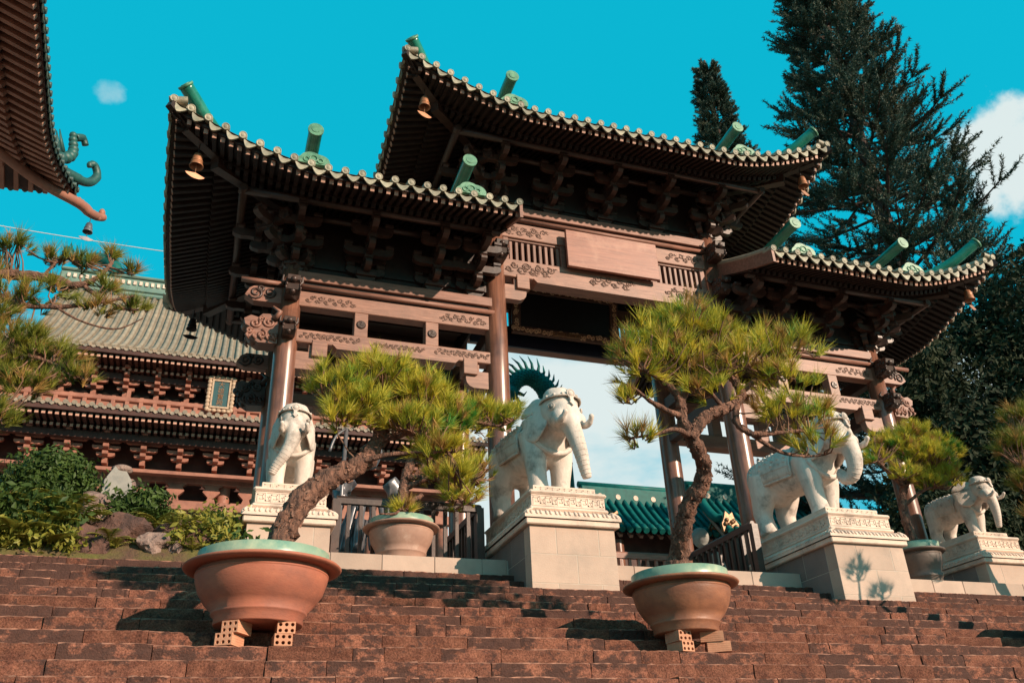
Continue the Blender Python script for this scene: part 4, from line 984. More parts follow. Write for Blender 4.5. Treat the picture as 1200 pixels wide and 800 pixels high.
TR_SIDE = [(0,-0.12,-0.06),(0,-0.25,-0.22),(-0.02,-0.31,-0.44),(-0.10,-0.30,-0.64),(-0.20,-0.26,-0.80),(-0.27,-0.22,-0.92),(-0.30,-0.20,-1.0)]
elephant(4.03, 10.20, ZP[2]-0.004, 0.98, 'stone elephant with tusks and hanging trunk left of the gate opening', TR_DOWN, hturn=R(10))
elephant(8.33, 10.22, ZP[3]-0.004, 1.0, 'stone elephant with curled trunk and raised head right of the opening', TR_CURL, hturn=R(14), hraise=0.10)
elephant(0.83, 10.80, ZP[1]-0.004, 0.74, 'small stone elephant with trunk swung aside, leftmost of the four', TR_SIDE, hturn=R(-4))
elephant(11.86, 10.78, ZP[4]-0.004, 0.67, 'small stone elephant with flared ears at the far right', TR_NEAR, hturn=R(10), ears='flare')

# ================================================================== POTS, BRICKS, RAILINGS
def pot(x, y, z, R_, h, label, mt, base_r=0.56, liner=True, cat='plant pot'):
    t_ = thing('planter_bowl', label, cat, (x, y, z))
    k = R_
    prof_ = [(0.01,0.0),(base_r*0.98*k,0.0),(base_r*k,0.02*h),(base_r*0.99*k,0.12*h),(base_r*1.06*k,0.17*h),(base_r*1.08*k,0.20*h),(base_r*1.05*k,0.22*h),
             (0.70*k,0.36*h),(0.79*k,0.54*h),(0.835*k,0.72*h),(0.845*k,0.80*h),(0.845*k,0.81*h),(0.853*k,0.815*h),(0.853*k,0.835*h),(0.845*k,0.84*h),(0.83*k,0.93*h)]
    m = MB(); m.lathe(prof_, 56); m.build('bowl', mt, t_)
    m = MB(); m.lathe([(0.81*k,0.90*h),(0.93*k,0.905*h),(1.0*k,0.93*h),(1.015*k,0.96*h),(0.995*k,0.985*h),(0.90*k,1.0*h),(0.80*k,1.0*h),(0.78*k,0.97*h)], 56, closed=True); m.build('rim', mt, t_)
    if liner:
        m = MB(); m.lathe([(0.83*k,0.99*h),(0.845*k,1.20*h),(0.825*k,1.205*h),(0.80*k,0.99*h)], 48); m.build('liner', 'pot_liner', t_)
    m = MB(); m.lathe([(0.01,1.10*h),(0.5*k,1.08*h),(0.805*k,1.03*h)], 32); m.build('soil', 'soil', t_)
    return t_
HB = {}
def hollow_brick_mesh(L=0.20, W=0.13, H=0.085):
    m = MB(); d = []
    for (face, sg) in ((0, -1), (1, 1)):
        y = 0 if face == 0 else L
        for i in range(3):
            for j in range(2):
                x0, x1 = -W/2+W*i/3, -W/2+W*(i+1)/3; z0, z1 = H*j/2, H*(j+1)/2; cx, cz = (x0+x1)/2, (z0+z1)/2; r = 0.0135; n = 8
                sq = []
                for k in range(8):
                    a = math.pi/4*k; c_, s_ = math.cos(a), math.sin(a); q = 1/max(abs(c_), abs(s_)); sq.append((cx+(x1-x0)/2*c_*q, y, cz+(z1-z0)/2*s_*q))
                hole = [(cx+r*math.cos(math.pi/4*k), y, cz+r*math.sin(math.pi/4*k)) for k in range(8)]
                deep = [(a_, y-sg*0.07, c_) for a_, _, c_ in hole]
                m.add(sq+hole+deep, [(k, (k+1)%8, 8+(k+1)%8, 8+k) for k in range(8)] + [(8+k, 8+(k+1)%8, 16+(k+1)%8, 16+k) for k in range(8)] + [tuple(range(16, 24))])
    m.add([(-W/2,0,0),(W/2,0,0),(W/2,L,0),(-W/2,L,0),(-W/2,0,H),(W/2,0,H),(W/2,L,H),(-W/2,L,H)], [(3,2,1,0),(4,5,6,7),(1,2,6,5),(3,0,4,7)])
    # grooves on the sides
    for sx in (-1, 1):
        for k in range(4): m.box(sx*W/2-0.0015, sx*W/2+0.0015, 0.004, L-0.004, H*(0.16+0.2*k), H*(0.22+0.2*k))
    return m.mesh('hollow_brick', 'brick_clay', fix=False)
HBM = hollow_brick_mesh()
def hbrick(x, y, z, rz, label): tag(link('hollow_brick', HBM, loc=(x, y, z), rot=(0,0,rz)), label, 'brick', 'hollow bricks propping the big bowls')

PZ = SZ + 0.003
p1 = pot(0.40, 6.97, PZ+0.172, 0.592, 0.445, 'big terracotta bowl with wide rim on hollow bricks, nearest on the left of the steps', 'terracotta')
p2 = pot(4.05, 6.93, PZ+0.172, 0.515, 0.435, 'big brown glazed bowl on hollow bricks in front of the gate opening', 'terracotta_brown')
hbrick(0.155, 6.72, PZ, R(-28), 'holed clay brick turned aside, lower left one under the terracotta bowl'); hbrick(0.19, 6.715, PZ+0.0855, R(-32), 'holed clay brick turned aside, upper left one under the terracotta bowl')
hbrick(0.575, 6.715, PZ, R(2), 'holed clay brick facing front, lower right one under the terracotta bowl'); hbrick(0.59, 6.712, PZ+0.0855, R(0), 'holed clay brick facing front, upper right one under the terracotta bowl')
hbrick(3.93, 6.72, PZ, R(12), 'holed clay brick facing front, lower left one under the brown bowl'); hbrick(3.91, 6.716, PZ+0.0855, R(8), 'holed clay brick facing front, upper left one under the brown bowl')
hbrick(4.35, 6.73, PZ, R(62), 'holed clay brick turned sideways, lower right one under the brown bowl'); hbrick(4.30, 6.74, PZ+0.0855, R(60), 'holed clay brick turned sideways, upper right one under the brown bowl')
p3 = pot(2.20, 10.32, 2.671, 0.47, 0.42, 'pale clay bowl standing on the ledge in front of the railing', 'terracotta_grey', base_r=0.62)
p4 = pot(10.22, 10.32, 2.671, 0.40, 0.50, 'dark clay bowl on the ledge between the two right pedestals', 'pot_dark', base_r=0.66)

def railing(label, pts, zt, n_per=0.155, posts=True, mt='wood_mid', lower=True):
    o = thing('wooden_railing', label, 'railing', (pts[0][0], pts[0][1], TZ))
    O = Vector(o.location)
    for a, b in zip(pts[:-1], pts[1:]):
        a = Vector((*a, 0)); b = Vector((*b, 0)); L = (b-a).length
        up = Vector((0, 0, 1))
        m = MB(); m.beam(a+up*zt-O, b+up*zt-O, 0.085, 0.07); m.tube([a+up*(zt+0.036)-O, b+up*(zt+0.036)-O], 0.040, 8); m.build('handrail', mt, o)
        m = MB(); m.beam(a+up*(TZ+0.10)-O, b+up*(TZ+0.10)-O, 0.06, 0.07); m.build('bottom_rail', mt, o)
        n = int(L/n_per)
        for i in range(1, n):
            p = lerp(a, b, i/n); m = MB(); m.beam(p+up*(TZ+0.136)-O, p+up*(zt-0.036)-O, 0.045, 0.045, (0,1,0)); m.build('baluster', mt, o)
        for p in ((a, b) if tuple(b[:2]) == tuple(pts[-1]) else (a,)):
            m = MB(); m.beam(p+up*(TZ+0.01)-O, p+up*(zt+0.02)-O, 0.10, 0.10, (0,1,0)); m.build('post', mt, o)
    return o
railing('dark wooden railing behind the pale clay bowl, between the left pedestals', [(1.42, 10.58), (3.30, 10.58), (3.30, 12.3)], 3.47)
railing('dark wooden railing beside the right pedestal, running back from the ledge', [(7.42, 10.42), (7.42, 12.3)], 3.45)
railing('wooden railing crossing low behind the gate opening', [(4.45, 12.34), (7.30, 12.34)], 3.44, mt='wood')
railing('dark wooden railing between the two right pedestals behind the dark bowl', [(9.05, 10.95), (11.15, 10.95)], 3.45)
# ================================================================== PINES
def tris_obj(name, V, m, parent=None, kind='stuff'):
    """V: (n,3,3) array of triangles."""
    V = np.asarray(V, dtype=np.float32); n = len(V); me = bpy.data.meshes.new(name)
    me.vertices.add(n*3); me.vertices.foreach_set('co', V.reshape(-1))
    me.loops.add(n*3); me.loops.foreach_set('vertex_index', np.arange(n*3, dtype=np.int32))
    me.polygons.add(n); me.polygons.foreach_set('loop_start', np.arange(0, n*3, 3, dtype=np.int32))
    me.update(calc_edges=True)
    for x in (m if isinstance(m, (list, tuple)) else [m]): me.materials.append(MATS[x])
    o = link(name, me, parent, kind); return o
def needles(c, axis, n, ln, w, spread, rs, droop=0.0):
    """a brush of n needles growing from points c (k,3) about axes (k,3)."""
    k = len(c); C = np.repeat(c, n, 0); A = np.repeat(axis, n, 0)
    D = rs.normal(size=(k*n, 3)); D /= np.linalg.norm(D, axis=1, keepdims=True)
    D = A + D*spread; D[:, 2] -= droop; D /= np.linalg.norm(D, axis=1, keepdims=True)
    Ln = ln*rs.uniform(0.45, 1.2, (k*n, 1))*np.repeat(rs.uniform(0.65, 1.15, (k, 1)), n, 0); S = np.cross(D, rs.normal(size=(k*n, 3))); S /= np.linalg.norm(S, axis=1, keepdims=True)+1e-9
    B = C - A*rs.uniform(0, 0.35, (k*n, 1))*ln
    return np.stack([B - S*w/2, B + S*w/2, B + D*Ln], 1)
def pine(label, base, trunk, branches, pads, seed, nl=0.15, per=46, w=0.0062, tufts=1.5, dry=0.15, mats=('needle', 'needle_dry'), name='bonsai_pine', bark='bark', twig_r=0.006, up=0.75, cat='pine tree', group=None):
    """trunk: [(x,y,z,r)...]; branches: [[(x,y,z,r)...]...]; pads: [(cx,cy,cz,rx,ry,rz,n)...] all in world metres."""
    rs = np.random.RandomState(seed); rp = random.Random(seed)
    t_ = thing(name, label, cat, base, group); O = Vector(base)
    def limb(pts, nm, n=12, knots=True):
        c = catmull([Vector(p[:3])-O for p in pts], 7); r = []
        for i in range(len(pts)-1):
            for k in range(7): r.append(lerp(pts[i][3], pts[i+1][3], k/7))
        r.append(pts[-1][3])
        if knots: c = [p + Vector((rp.uniform(-1,1), rp.uniform(-1,1), rp.uniform(-1,1)))*rr*0.14 for p, rr in zip(c, r)]; r = [q*rp.uniform(0.88, 1.14) for q in r]
        m = MB(); m.tube(c, r, n)
        # ragged bark plates
        if r[0] > 0.03:
            m.v = [tuple(Vector(v) + (Vector(v)-c[min(i//n, len(c)-1)])*rp.uniform(-0.16, 0.26)) for i, v in enumerate(m.v)]
        m.build(nm, bark, t_)
        if r[0] > 0.06:          # flaking plates of bark
            fm = MB()
            for q in range(520):
                i = rp.randrange(0, len(c)-1); tt = rp.random(); ax = (c[i+1]-c[i]).normalized(); o_ = lerp(c[i], c[i+1], tt); rr = lerp(r[i], r[i+1], tt)
                an = rp.uniform(0, 6.28); e1 = ax.orthogonal().normalized(); e2 = ax.cross(e1); nd = e1*math.cos(an)+e2*math.sin(an); sd = ax.cross(nd)
                l = rp.uniform(0.014, 0.038); wd_ = rp.uniform(0.006, 0.014); o_ = o_ + nd*rr*rp.uniform(0.96, 1.10); tl_ = nd*rp.uniform(-0.006, 0.010); ax2 = (ax + sd*rp.uniform(-0.4, 0.4)).normalized()
                p_ = [o_-ax2*l-sd*wd_*0.6+tl_, o_-ax2*l*0.8+sd*wd_*0.7, o_+sd*wd_, o_+ax2*l+sd*wd_*0.3-tl_, o_+ax2*l*0.7-sd*wd_*0.8, o_-sd*wd_]
                fm.add([*p_, *[v_-nd*0.016 for v_ in p_]], [(0,1,2,3,4,5)]+[(k_, (k_+1)%6, 6+(k_+1)%6, 6+k_) for k_ in range(6)])
            fm.build('bark_plates', 'bark_plate', t_, kind='stuff')
        return c
    nodes = limb(trunk, 'trunk', 18)[-10:]
    for b in branches: nodes = nodes + limb(b, 'branch', 8)
    nodes = np.array([tuple(p) for p in nodes]); C = []; A = []
    for (cx, cy, cz, rx, ry, rz, n) in pads:
        n = int(n*tufts); u = rs.normal(size=(n, 3)); u /= np.linalg.norm(u, axis=1, keepdims=True)
        u[:, 2] = np.where(u[:, 2] < -0.25, -u[:, 2]*0.6, u[:, 2])
        rr = rs.uniform(0.30, 1.12, (n, 1))**0.7
        p = np.array([cx, cy, cz]) + u*rr*np.array([rx*1.08, ry*1.1, rz*1.35]) - np.array(base)
        a = u*0.75 + np.array([0, 0, up]) + rs.normal(size=(n, 3))*0.25; a /= np.linalg.norm(a, axis=1, keepdims=True)
        C.append(p); A.append(a)
    C = np.concatenate(C); A = np.concatenate(A)
    V = needles(C, A, per, nl, w, 0.62, rs)
    kd = rs.rand(len(C)) < dry; msk = np.repeat(kd, per)
    tris_obj('needles', V[~msk], mats[0], t_); 
    if msk.any(): tris_obj('dry_needles', V[msk], mats[1], t_)
    # twigs from the nearest limb to each tuft
    m = MB()
    for p, a in zip(C, A):
        d = np.linalg.norm(nodes-p, axis=1); i = int(np.argmin(d + 0.5*np.maximum(0, nodes[:, 2]-p[2])))
        q = nodes[i]; e = p - a*nl*0.35
        mid = (q+e)/2 + np.array([rp.uniform(-1,1)*0.12, rp.uniform(-1,1)*0.12, rp.uniform(-0.12, 0.02)])*d[i]
        if rp.random() < 0.62: m.tube([tuple(q), tuple(mid), tuple(e), tuple(p)], [twig_r*1.6, twig_r*1.2, twig_r, twig_r*0.7], 5, cap=False)
    m.build('twigs', 'twig', t_, kind='stuff', fix=False)
    return t_
pine('bonsai pine with a thick leaning trunk growing from the terracotta bowl', (0.49, 6.97, 1.74),
     [(0.48,6.97,1.72,0.105),(0.52,6.96,1.95,0.095),(0.62,6.95,2.22,0.09),(0.86,6.94,2.47,0.085),(1.10,6.95,2.60,0.075),(1.24,6.97,2.80,0.065),(1.33,6.99,3.05,0.055),(1.36,7.0,3.30,0.04)],
     [[(1.30,6.98,2.95,0.04),(1.12,6.9,3.10,0.03),(0.90,6.85,3.16,0.02),(0.74,6.85,3.20,0.012)], [(1.34,7.0,3.05,0.04),(1.55,6.95,3.14,0.03),(1.80,6.95,3.12,0.02),(1.98,6.95,3.16,0.012)],
      [(1.28,6.97,2.85,0.035),(1.50,6.8,2.88,0.026),(1.72,6.75,2.80,0.018),(1.86,6.72,2.66,0.01)], [(1.36,7.0,3.2,0.03),(1.34,7.15,3.38,0.02),(1.2,7.25,3.45,0.012)], [(1.10,6.92,2.62,0.03),(1.30,6.80,2.66,0.02),(1.62,6.76,2.70,0.012),(1.9,6.75,2.72,0.007)],
      [(1.78,6.9,3.08,0.02),(2.1,6.95,3.12,0.015),(2.4,7.0,3.12,0.012),(2.58,7.0,3.22,0.008)]],
     [(0.86,6.90,3.26,0.26,0.26,0.16,46),(1.28,6.97,3.42,0.33,0.32,0.20,80),(1.62,6.95,3.26,0.32,0.30,0.22,74),(1.10,6.80,3.05,0.34,0.26,0.17,56),(1.90,6.9,3.05,0.22,0.22,0.18,40),(1.50,6.75,2.92,0.34,0.24,0.15,44),(0.92,6.78,2.92,0.22,0.18,0.13,22),
      (1.75,6.78,2.70,0.22,0.20,0.16,26),(2.30,7.0,3.20,0.30,0.18,0.12,34),(1.95,6.8,2.45,0.15,0.15,0.20,16)],
     101, nl=0.165, per=52, dry=0.12)
pine('pale straggling pine growing from the clay bowl on the ledge', (2.20, 10.32, 3.09),
     [(2.20,10.32,3.08,0.07),(2.19,10.33,3.35,0.062),(2.22,10.33,3.65,0.055),(2.30,10.34,3.95,0.05),(2.45,10.36,4.25,0.04)],
     [[(2.22,10.33,3.6,0.04),(2.5,10.2,3.72,0.03),(2.85,10.15,3.80,0.02),(3.1,10.1,3.72,0.012)], [(2.26,10.3,3.75,0.04),(2.60,10.15,3.70,0.03),(2.78,10.1,3.5,0.02),(2.95,10.1,3.38,0.012)],
      [(2.45,10.3,3.52,0.03),(2.18,10.0,3.30,0.022),(2.05,9.95,3.16,0.016),(1.85,9.95,3.14,0.008)], [(2.35,10.3,4.05,0.03),(2.8,10.25,4.35,0.022),(3.2,10.2,4.60,0.015),(3.6,10.15,4.75,0.01)], [(2.3,10.3,3.7,0.03),(2.6,10.2,4.05,0.02),(3.0,10.2,4.15,0.012)]],
     [(2.55,10.25,4.60,0.40,0.3,0.24,40),(3.0,10.2,4.45,0.36,0.28,0.24,36),(2.75,10.2,4.10,0.40,0.3,0.24,46),(3.05,10.15,3.75,0.30,0.25,0.24,40),(2.90,10.1,3.42,0.26,0.22,0.22,32),(3.35,10.2,4.55,0.34,0.22,0.20,44),(2.45,10.2,4.35,0.35,0.3,0.22,36),(2.15,10.0,3.22,0.20,0.15,0.08,10),(3.65,10.15,4.74,0.16,0.14,0.12,14),(2.65,10.12,3.68,0.28,0.22,0.18,26)],
     102, nl=0.20, per=42, w=0.0075, dry=0.35, twig_r=0.007)
pine('bonsai pine with twisted trunk and broad crown growing from the brown bowl', (4.06, 6.99, 1.73),
     [(4.05,6.99,1.72,0.094),(4.082,6.949,1.941,0.086),(4.052,6.773,2.157,0.078),(4.064,6.619,2.345,0.074),(4.143,6.498,2.495,0.066),(4.146,6.393,2.63,0.061),(4.004,6.257,2.771,0.057),(3.859,6.177,2.938,0.049),(3.859,6.16,3.115,0.041)],
     [[(3.92,6.199,2.82,0.055),(4.089,6.151,3.027,0.05),(4.283,6.124,3.115,0.045),(4.46,6.107,3.239,0.04),(4.443,6.124,3.407,0.03),(4.248,6.151,3.584,0.022)], [(3.859,6.168,3.053,0.045),(3.788,6.107,3.186,0.035),(3.628,6.089,3.319,0.025),(3.451,6.062,3.381,0.014)],
      [(4.425,6.107,3.186,0.03),(4.337,6.062,2.965,0.028),(4.469,6.036,2.85,0.026),(4.735,6.018,2.876,0.02),(5.089,6.018,2.938,0.012)], [(4.46,6.107,3.275,0.03),(4.735,6.062,3.496,0.022),(5,6.062,3.673,0.016),(5.266,6.062,3.805,0.01)],
      [(3.859,6.16,3.115,0.03),(3.982,6.177,3.407,0.024),(4.027,6.195,3.717,0.016)], [(3.912,6.177,2.832,0.03),(3.717,6.107,2.85,0.02),(3.524,6.111,2.783,0.014),(3.302,6.147,2.746,0.008)], [(3.805,6.151,3.009,0.03),(3.54,6.107,3.08,0.02),(3.319,6.062,3.204,0.01)],
      [(4.337,6.107,3.009,0.025),(4.671,6.063,2.74,0.018),(4.975,6.078,2.695,0.012),(5.225,6.054,2.721,0.008)], [(4.283,6.124,3.098,0.02),(4.071,6.018,3.275,0.016),(4.177,5.974,3.407,0.01)]],
     [(4,6.168,3.894,0.34,0.32,0.24,76),(3.646,6.124,3.628,0.36,0.3,0.22,66),(4.248,6.124,3.788,0.34,0.3,0.2,60),(4.646,6.089,3.699,0.36,0.3,0.22,66),(5.045,6.071,3.77,0.32,0.26,0.2,50),(3.894,6.071,3.469,0.44,0.28,0.18,52),(4.469,6.036,3.496,0.4,0.26,0.18,46),
      (4.912,6.036,3.381,0.34,0.24,0.2,36),(3.451,6.071,3.345,0.22,0.2,0.22,26),(3.292,6.071,3.496,0.16,0.14,0.16,14),(3.31,6.071,3.098,0.16,0.14,0.1,12),(3.389,6.15,2.752,0.2,0.15,0.1,16),(4.823,6,3.027,0.42,0.22,0.16,40),(5.129,6.03,2.783,0.26,0.2,0.14,24),(4.16,6.062,3.23,0.35,0.22,0.12,20),(5.292,6.062,3.142,0.16,0.16,0.14,14)],
     103, nl=0.19, per=44, dry=0.2, tufts=0.98, w=0.0066)
pine('compact round-crowned pine growing from the dark bowl on the right', (10.24, 10.32, 3.17),
     [(10.24,10.32,3.16,0.075),(10.20,10.32,3.45,0.07),(10.17,10.32,3.80,0.062),(10.26,10.32,4.10,0.055),(10.42,10.32,4.35,0.045)],
     [[(10.3,10.3,4.2,0.04),(10.0,10.2,4.35,0.03),(9.75,10.15,4.55,0.015)], [(10.4,10.3,4.3,0.04),(10.8,10.2,4.5,0.03),(11.2,10.2,4.6,0.015)], [(10.42,10.3,4.35,0.03),(10.5,10.3,4.7,0.02),(10.6,10.3,5.0,0.012)], [(10.2,10.3,3.9,0.03),(10.6,10.15,4.15,0.02),(10.95,10.1,4.15,0.012)]],
     [(10.65,10.3,5.02,0.40,0.36,0.26,90),(10.20,10.25,4.80,0.40,0.32,0.26,74),(11.08,10.22,4.78,0.40,0.32,0.26,80),(10.62,10.1,4.62,0.46,0.3,0.24,66),(9.80,10.2,4.58,0.20,0.2,0.14,22),(11.0,10.12,4.35,0.40,0.28,0.22,54),(10.2,10.1,4.30,0.28,0.22,0.18,30),(10.65,10.08,4.2,0.3,0.2,0.12,22)],
     104, nl=0.16, per=46, w=0.0075, dry=0.06, tufts=1.8, mats=('needle', 'needle_dry'))
pine('olive pine crown filling the right edge beside the last elephant', (12.2, 9.0, 1.9),
     [(12.2,9.0,1.8,0.09),(12.15,9.0,2.6,0.08),(12.0,9.0,3.3,0.065),(11.9,9.0,4.0,0.05)],
     [[(11.95,9.0,3.7,0.04),(11.6,8.95,3.95,0.03),(11.2,8.9,4.1,0.015)], [(11.9,9.0,4.0,0.04),(11.7,8.95,4.5,0.025),(11.4,8.9,4.7,0.015)], [(12.0,9.0,3.3,0.03),(11.6,8.9,3.4,0.02),(11.2,8.85,3.4,0.012)]],
     [(11.70,8.95,4.85,0.42,0.3,0.30,70),(11.25,8.92,4.40,0.38,0.28,0.26,60),(11.75,8.92,4.2,0.42,0.28,0.30,60),(11.25,8.88,3.85,0.32,0.26,0.24,46),(11.6,8.88,3.55,0.36,0.24,0.24,46),(11.15,8.86,3.35,0.20,0.18,0.16,18),(11.9,8.9,4.6,0.4,0.3,0.3,40)],
     105, nl=0.19, per=44, w=0.007, dry=0.3, mats=('needle_dim', 'needle_dry'))
pine('spreading garden pine whose gnarled limbs reach in from the left edge', (-3.9, 9.1, 2.66),
     [(-3.9,9.1,2.66,0.16),(-3.8,9.1,3.4,0.14),(-3.55,9.05,4.2,0.12),(-3.2,9.0,4.95,0.10)],
     [[(-3.2,9.0,4.95,0.08),(-2.8,9.0,5.15,0.06),(-2.4,9.0,5.22,0.052),(-2.0,9.0,5.24,0.045),(-1.75,8.98,5.18,0.034),(-1.55,8.95,5.30,0.02),(-1.45,8.95,5.5,0.015)], [(-1.7,8.98,5.2,0.03),(-1.45,8.92,5.02,0.022),(-1.2,8.9,4.92,0.014),(-1.0,8.9,4.95,0.007)],
      [(-2.6,9.0,5.05,0.04),(-2.2,8.9,4.82,0.03),(-1.7,8.85,4.85,0.022),(-1.3,8.82,4.98,0.014),(-1.12,8.8,5.05,0.007)], [(-3.5,9.05,4.3,0.06),(-2.9,8.95,4.45,0.045),(-2.4,8.9,4.30,0.035),(-1.9,8.85,4.2,0.02),(-1.6,8.82,4.08,0.01)],
      [(-3.6,9.05,4.0,0.05),(-2.9,8.9,3.9,0.035),(-2.4,8.85,3.7,0.02),(-2.1,8.85,3.5,0.01)], [(-2.1,9.0,5.23,0.02),(-2.0,8.95,5.4,0.014),(-1.9,8.95,5.5,0.01)], [(-1.9,8.86,4.84,0.016),(-1.6,8.84,4.68,0.012),(-1.25,8.82,4.62,0.01),(-1.0,8.8,4.78,0.006)]],
     [(-2.45,8.98,5.52,0.20,0.18,0.16,18),(-2.0,8.95,5.46,0.22,0.18,0.08,16),(-1.72,8.95,5.44,0.14,0.14,0.10,12),(-1.46,8.95,5.62,0.09,0.09,0.08,8),(-1.22,8.93,5.42,0.10,0.1,0.08,7),(-1.45,8.92,5.16,0.16,0.14,0.08,12),(-1.12,8.85,4.92,0.16,0.14,0.08,12),
      (-2.25,8.9,4.85,0.30,0.22,0.20,36),(-2.5,8.9,4.55,0.35,0.25,0.28,44),(-2.15,8.86,4.35,0.34,0.22,0.22,46),(-1.78,8.85,4.20,0.26,0.2,0.16,30),(-1.52,8.82,4.02,0.18,0.15,0.10,14),(-2.3,8.85,3.95,0.34,0.22,0.24,44),(-1.95,8.85,3.85,0.26,0.2,0.16,26),(-2.2,8.85,3.5,0.26,0.2,0.18,26),(-1.9,8.9,5.05,0.2,0.16,0.12,12),(-1.5,8.85,4.85,0.2,0.14,0.08,10),(-2.6,8.95,5.2,0.2,0.2,0.2,16)],
     106, nl=0.185, per=44, w=0.0068, dry=0.22, mats=('needle_dim', 'needle_dry'), name='garden_pine')

# a third big bowl stands further right along the same step
pine('slender bonsai pine growing from the last bowl along the step, at the far right', (9.15, 6.99, 1.73),
     [(9.15,6.99,1.72,0.09),(9.2,6.98,2.1,0.08),(9.35,6.96,2.5,0.07),(9.5,6.95,2.9,0.05)],
     [[(9.45,6.95,2.8,0.04),(9.7,6.9,3.1,0.025),(9.95,6.9,3.3,0.012)], [(9.4,6.95,2.7,0.03),(9.2,6.9,2.95,0.02),(9.1,6.9,3.15,0.01)], [(9.5,6.95,2.9,0.03),(9.55,6.95,3.2,0.02),(9.6,6.95,3.5,0.01)]],
     [(9.95,6.9,3.38,0.16,0.14,0.10,10),(9.62,6.95,3.62,0.2,0.16,0.12,14),(9.15,6.9,3.22,0.12,0.12,0.08,7)], 107, nl=0.165, per=46)
pot(9.15, 6.99, PZ+0.172, 0.595, 0.435, 'big bowl on the step beyond the right edge, last of the row', 'terracotta')
hbrick(8.95, 6.72, PZ, R(5), 'holed clay brick under the left of the last bowl on the right'); hbrick(9.32, 6.72, PZ, R(-8), 'holed clay brick under the right of the last bowl on the right')
hbrick(8.95, 6.718, PZ+0.0855, R(3), 'upper holed clay brick under the left of the last bowl on the right'); hbrick(9.32, 6.718, PZ+0.0855, R(-5), 'upper holed clay brick under the right of the last bowl on the right')
# ================================================================== HALL BEHIND, ON THE LEFT
hall = thing('temple_hall', 'large two-tiered temple hall with pinkish woodwork behind the gate on the left', 'building', (0, 30, TZ))
HO = Vector((0, 30, TZ))
def hb(m, name, mt, parent=hall, kind=None, fix=True):
    m.v = [(a-HO.x, b-HO.y, c-HO.z) for a, b, c in m.v]; return m.build(name, mt, parent, kind, fix)
HX0, HX1 = -15.0, 8.2
# body
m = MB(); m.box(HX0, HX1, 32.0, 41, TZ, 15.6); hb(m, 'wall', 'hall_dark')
for x in [v for v in np.arange(-13.6, 8.5, 2.72)]:
    m = MB(); m.lathe([(0.24,TZ),(0.24,9.0),(0.22,11.0)], 16, (x+0.15, 31.55, 0)); hb(m, 'column', 'hall_wood')
# upper roof with individual tile rolls
EX0, EX1 = -17.0, 9.6
def up_roof(y, z0=14.90):
    d = y-29.9; return z0 + 0.55*d + 0.075*d*d
ys = [29.9, 30.6, 31.4, 32.3, 33.3, 34.4, 35.5]
xl_top = -7.3; xr_top = 7.0
def xrange_at(y):
    # half-hipped: full width below the gable line, narrower above
    f = min(1, max(0, (y-29.9)/2.6)); return lerp(-8.2, -7.3, f), lerp(EX1, 7.6, f)
m = MB(); rows = []
for y in ys:
    a, b = xrange_at(y); rows.append([(lerp(a, b, i/20), y, up_roof(y)) for i in range(21)])
m.grid(rows); rf = hb(m, 'upper_roof', 'hall_roof', fix=False)
roll = MB(); pts = [(0, y-29.9, up_roof(y)-up_roof(29.9)+0.045) for y in ys]; roll.tube(pts, 0.085, 8); rollm = roll.mesh('tile_roll', 'hall_roof')
x = -7.2
while x < 8.6:
    link('tile_roll', rollm, rf, loc=Vector((x, 29.9, up_roof(29.9)))-HO); x += 0.268
def tile_ends(x0, x1, y, z, step, r, nm, parent, lowstep=True):
    m = MB(); x = x0; k = 0
    while x < x1:
        m.tube([(x, y-0.03, z), (x, y+0.22, z+0.05)], r, 8)
        m.add([(x+0.1*step,y,z-0.01),(x+0.9*step,y,z-0.01),(x+0.72*step,y-0.01,z-r*1.3),(x+0.5*step,y-0.01,z-r*1.75),(x+0.28*step,y-0.01,z-r*1.3)], [(0,1,2,3,4)])
        x += step
    hb(m, nm, 'hall_tile', parent, 'stuff', fix=False)
tile_ends(-7.9, 9.4, 29.85, up_roof(29.9)+0.03, 0.268, 0.07, 'eave_tiles', rf)
# ridge: glazed double band with a beaded course and an end dragon
m = MB(); m.cbox(xl_top-0.3, 7.6, 35.3, 35.8, up_roof(35.5)-0.1, up_roof(35.5)+0.75, 0.05); rg_ = hb(m, 'ridge', 'glaze_weathered')
m = MB(); m.cbox(xl_top-0.3, 7.6, 35.22, 35.88, up_roof(35.5)+0.76, up_roof(35.5)+0.90, 0.04); m.cbox(xl_top-0.3, 7.6, 35.22, 35.88, up_roof(35.5)+0.1, up_roof(35.5)+0.22, 0.03); hb(m, 'ridge_moulding', 'glaze_weathered', rg_)
m = MB(); x = xl_top
while x < 7.5: m.box(x, x+0.12, 35.235, 35.3, up_roof(35.5)+0.42, up_roof(35.5)+0.60); x += 0.24
hb(m, 'ridge_beads', 'stone_pale', rg_, 'stuff')
m = MB(); b0 = Vector((-5.4, 35.4, up_roof(35.5)+0.85))
m.tube(catmull([b0, b0+Vector((-0.3,0,0.55)), b0+Vector((-0.9,0,0.75)), b0+Vector((-1.5,0,0.45)), b0+Vector((-2.0,0,0.70)), b0+Vector((-2.2,0,1.15))], 5), [0.34,0.34,0.33,0.32,0.32,0.30,0.30,0.28]+[0.26]*10+[0.18]*6+[0.12,0.05], 8)
for q in range(9): m.tube([b0+Vector((-0.2-0.22*q,0,0.7+0.2*math.sin(q))), b0+Vector((-0.15-0.24*q,0,1.15+0.2*math.sin(q)))], [0.09,0.015], 5)
hb(m, 'ridge_dragon', 'glaze_teal', rg_)
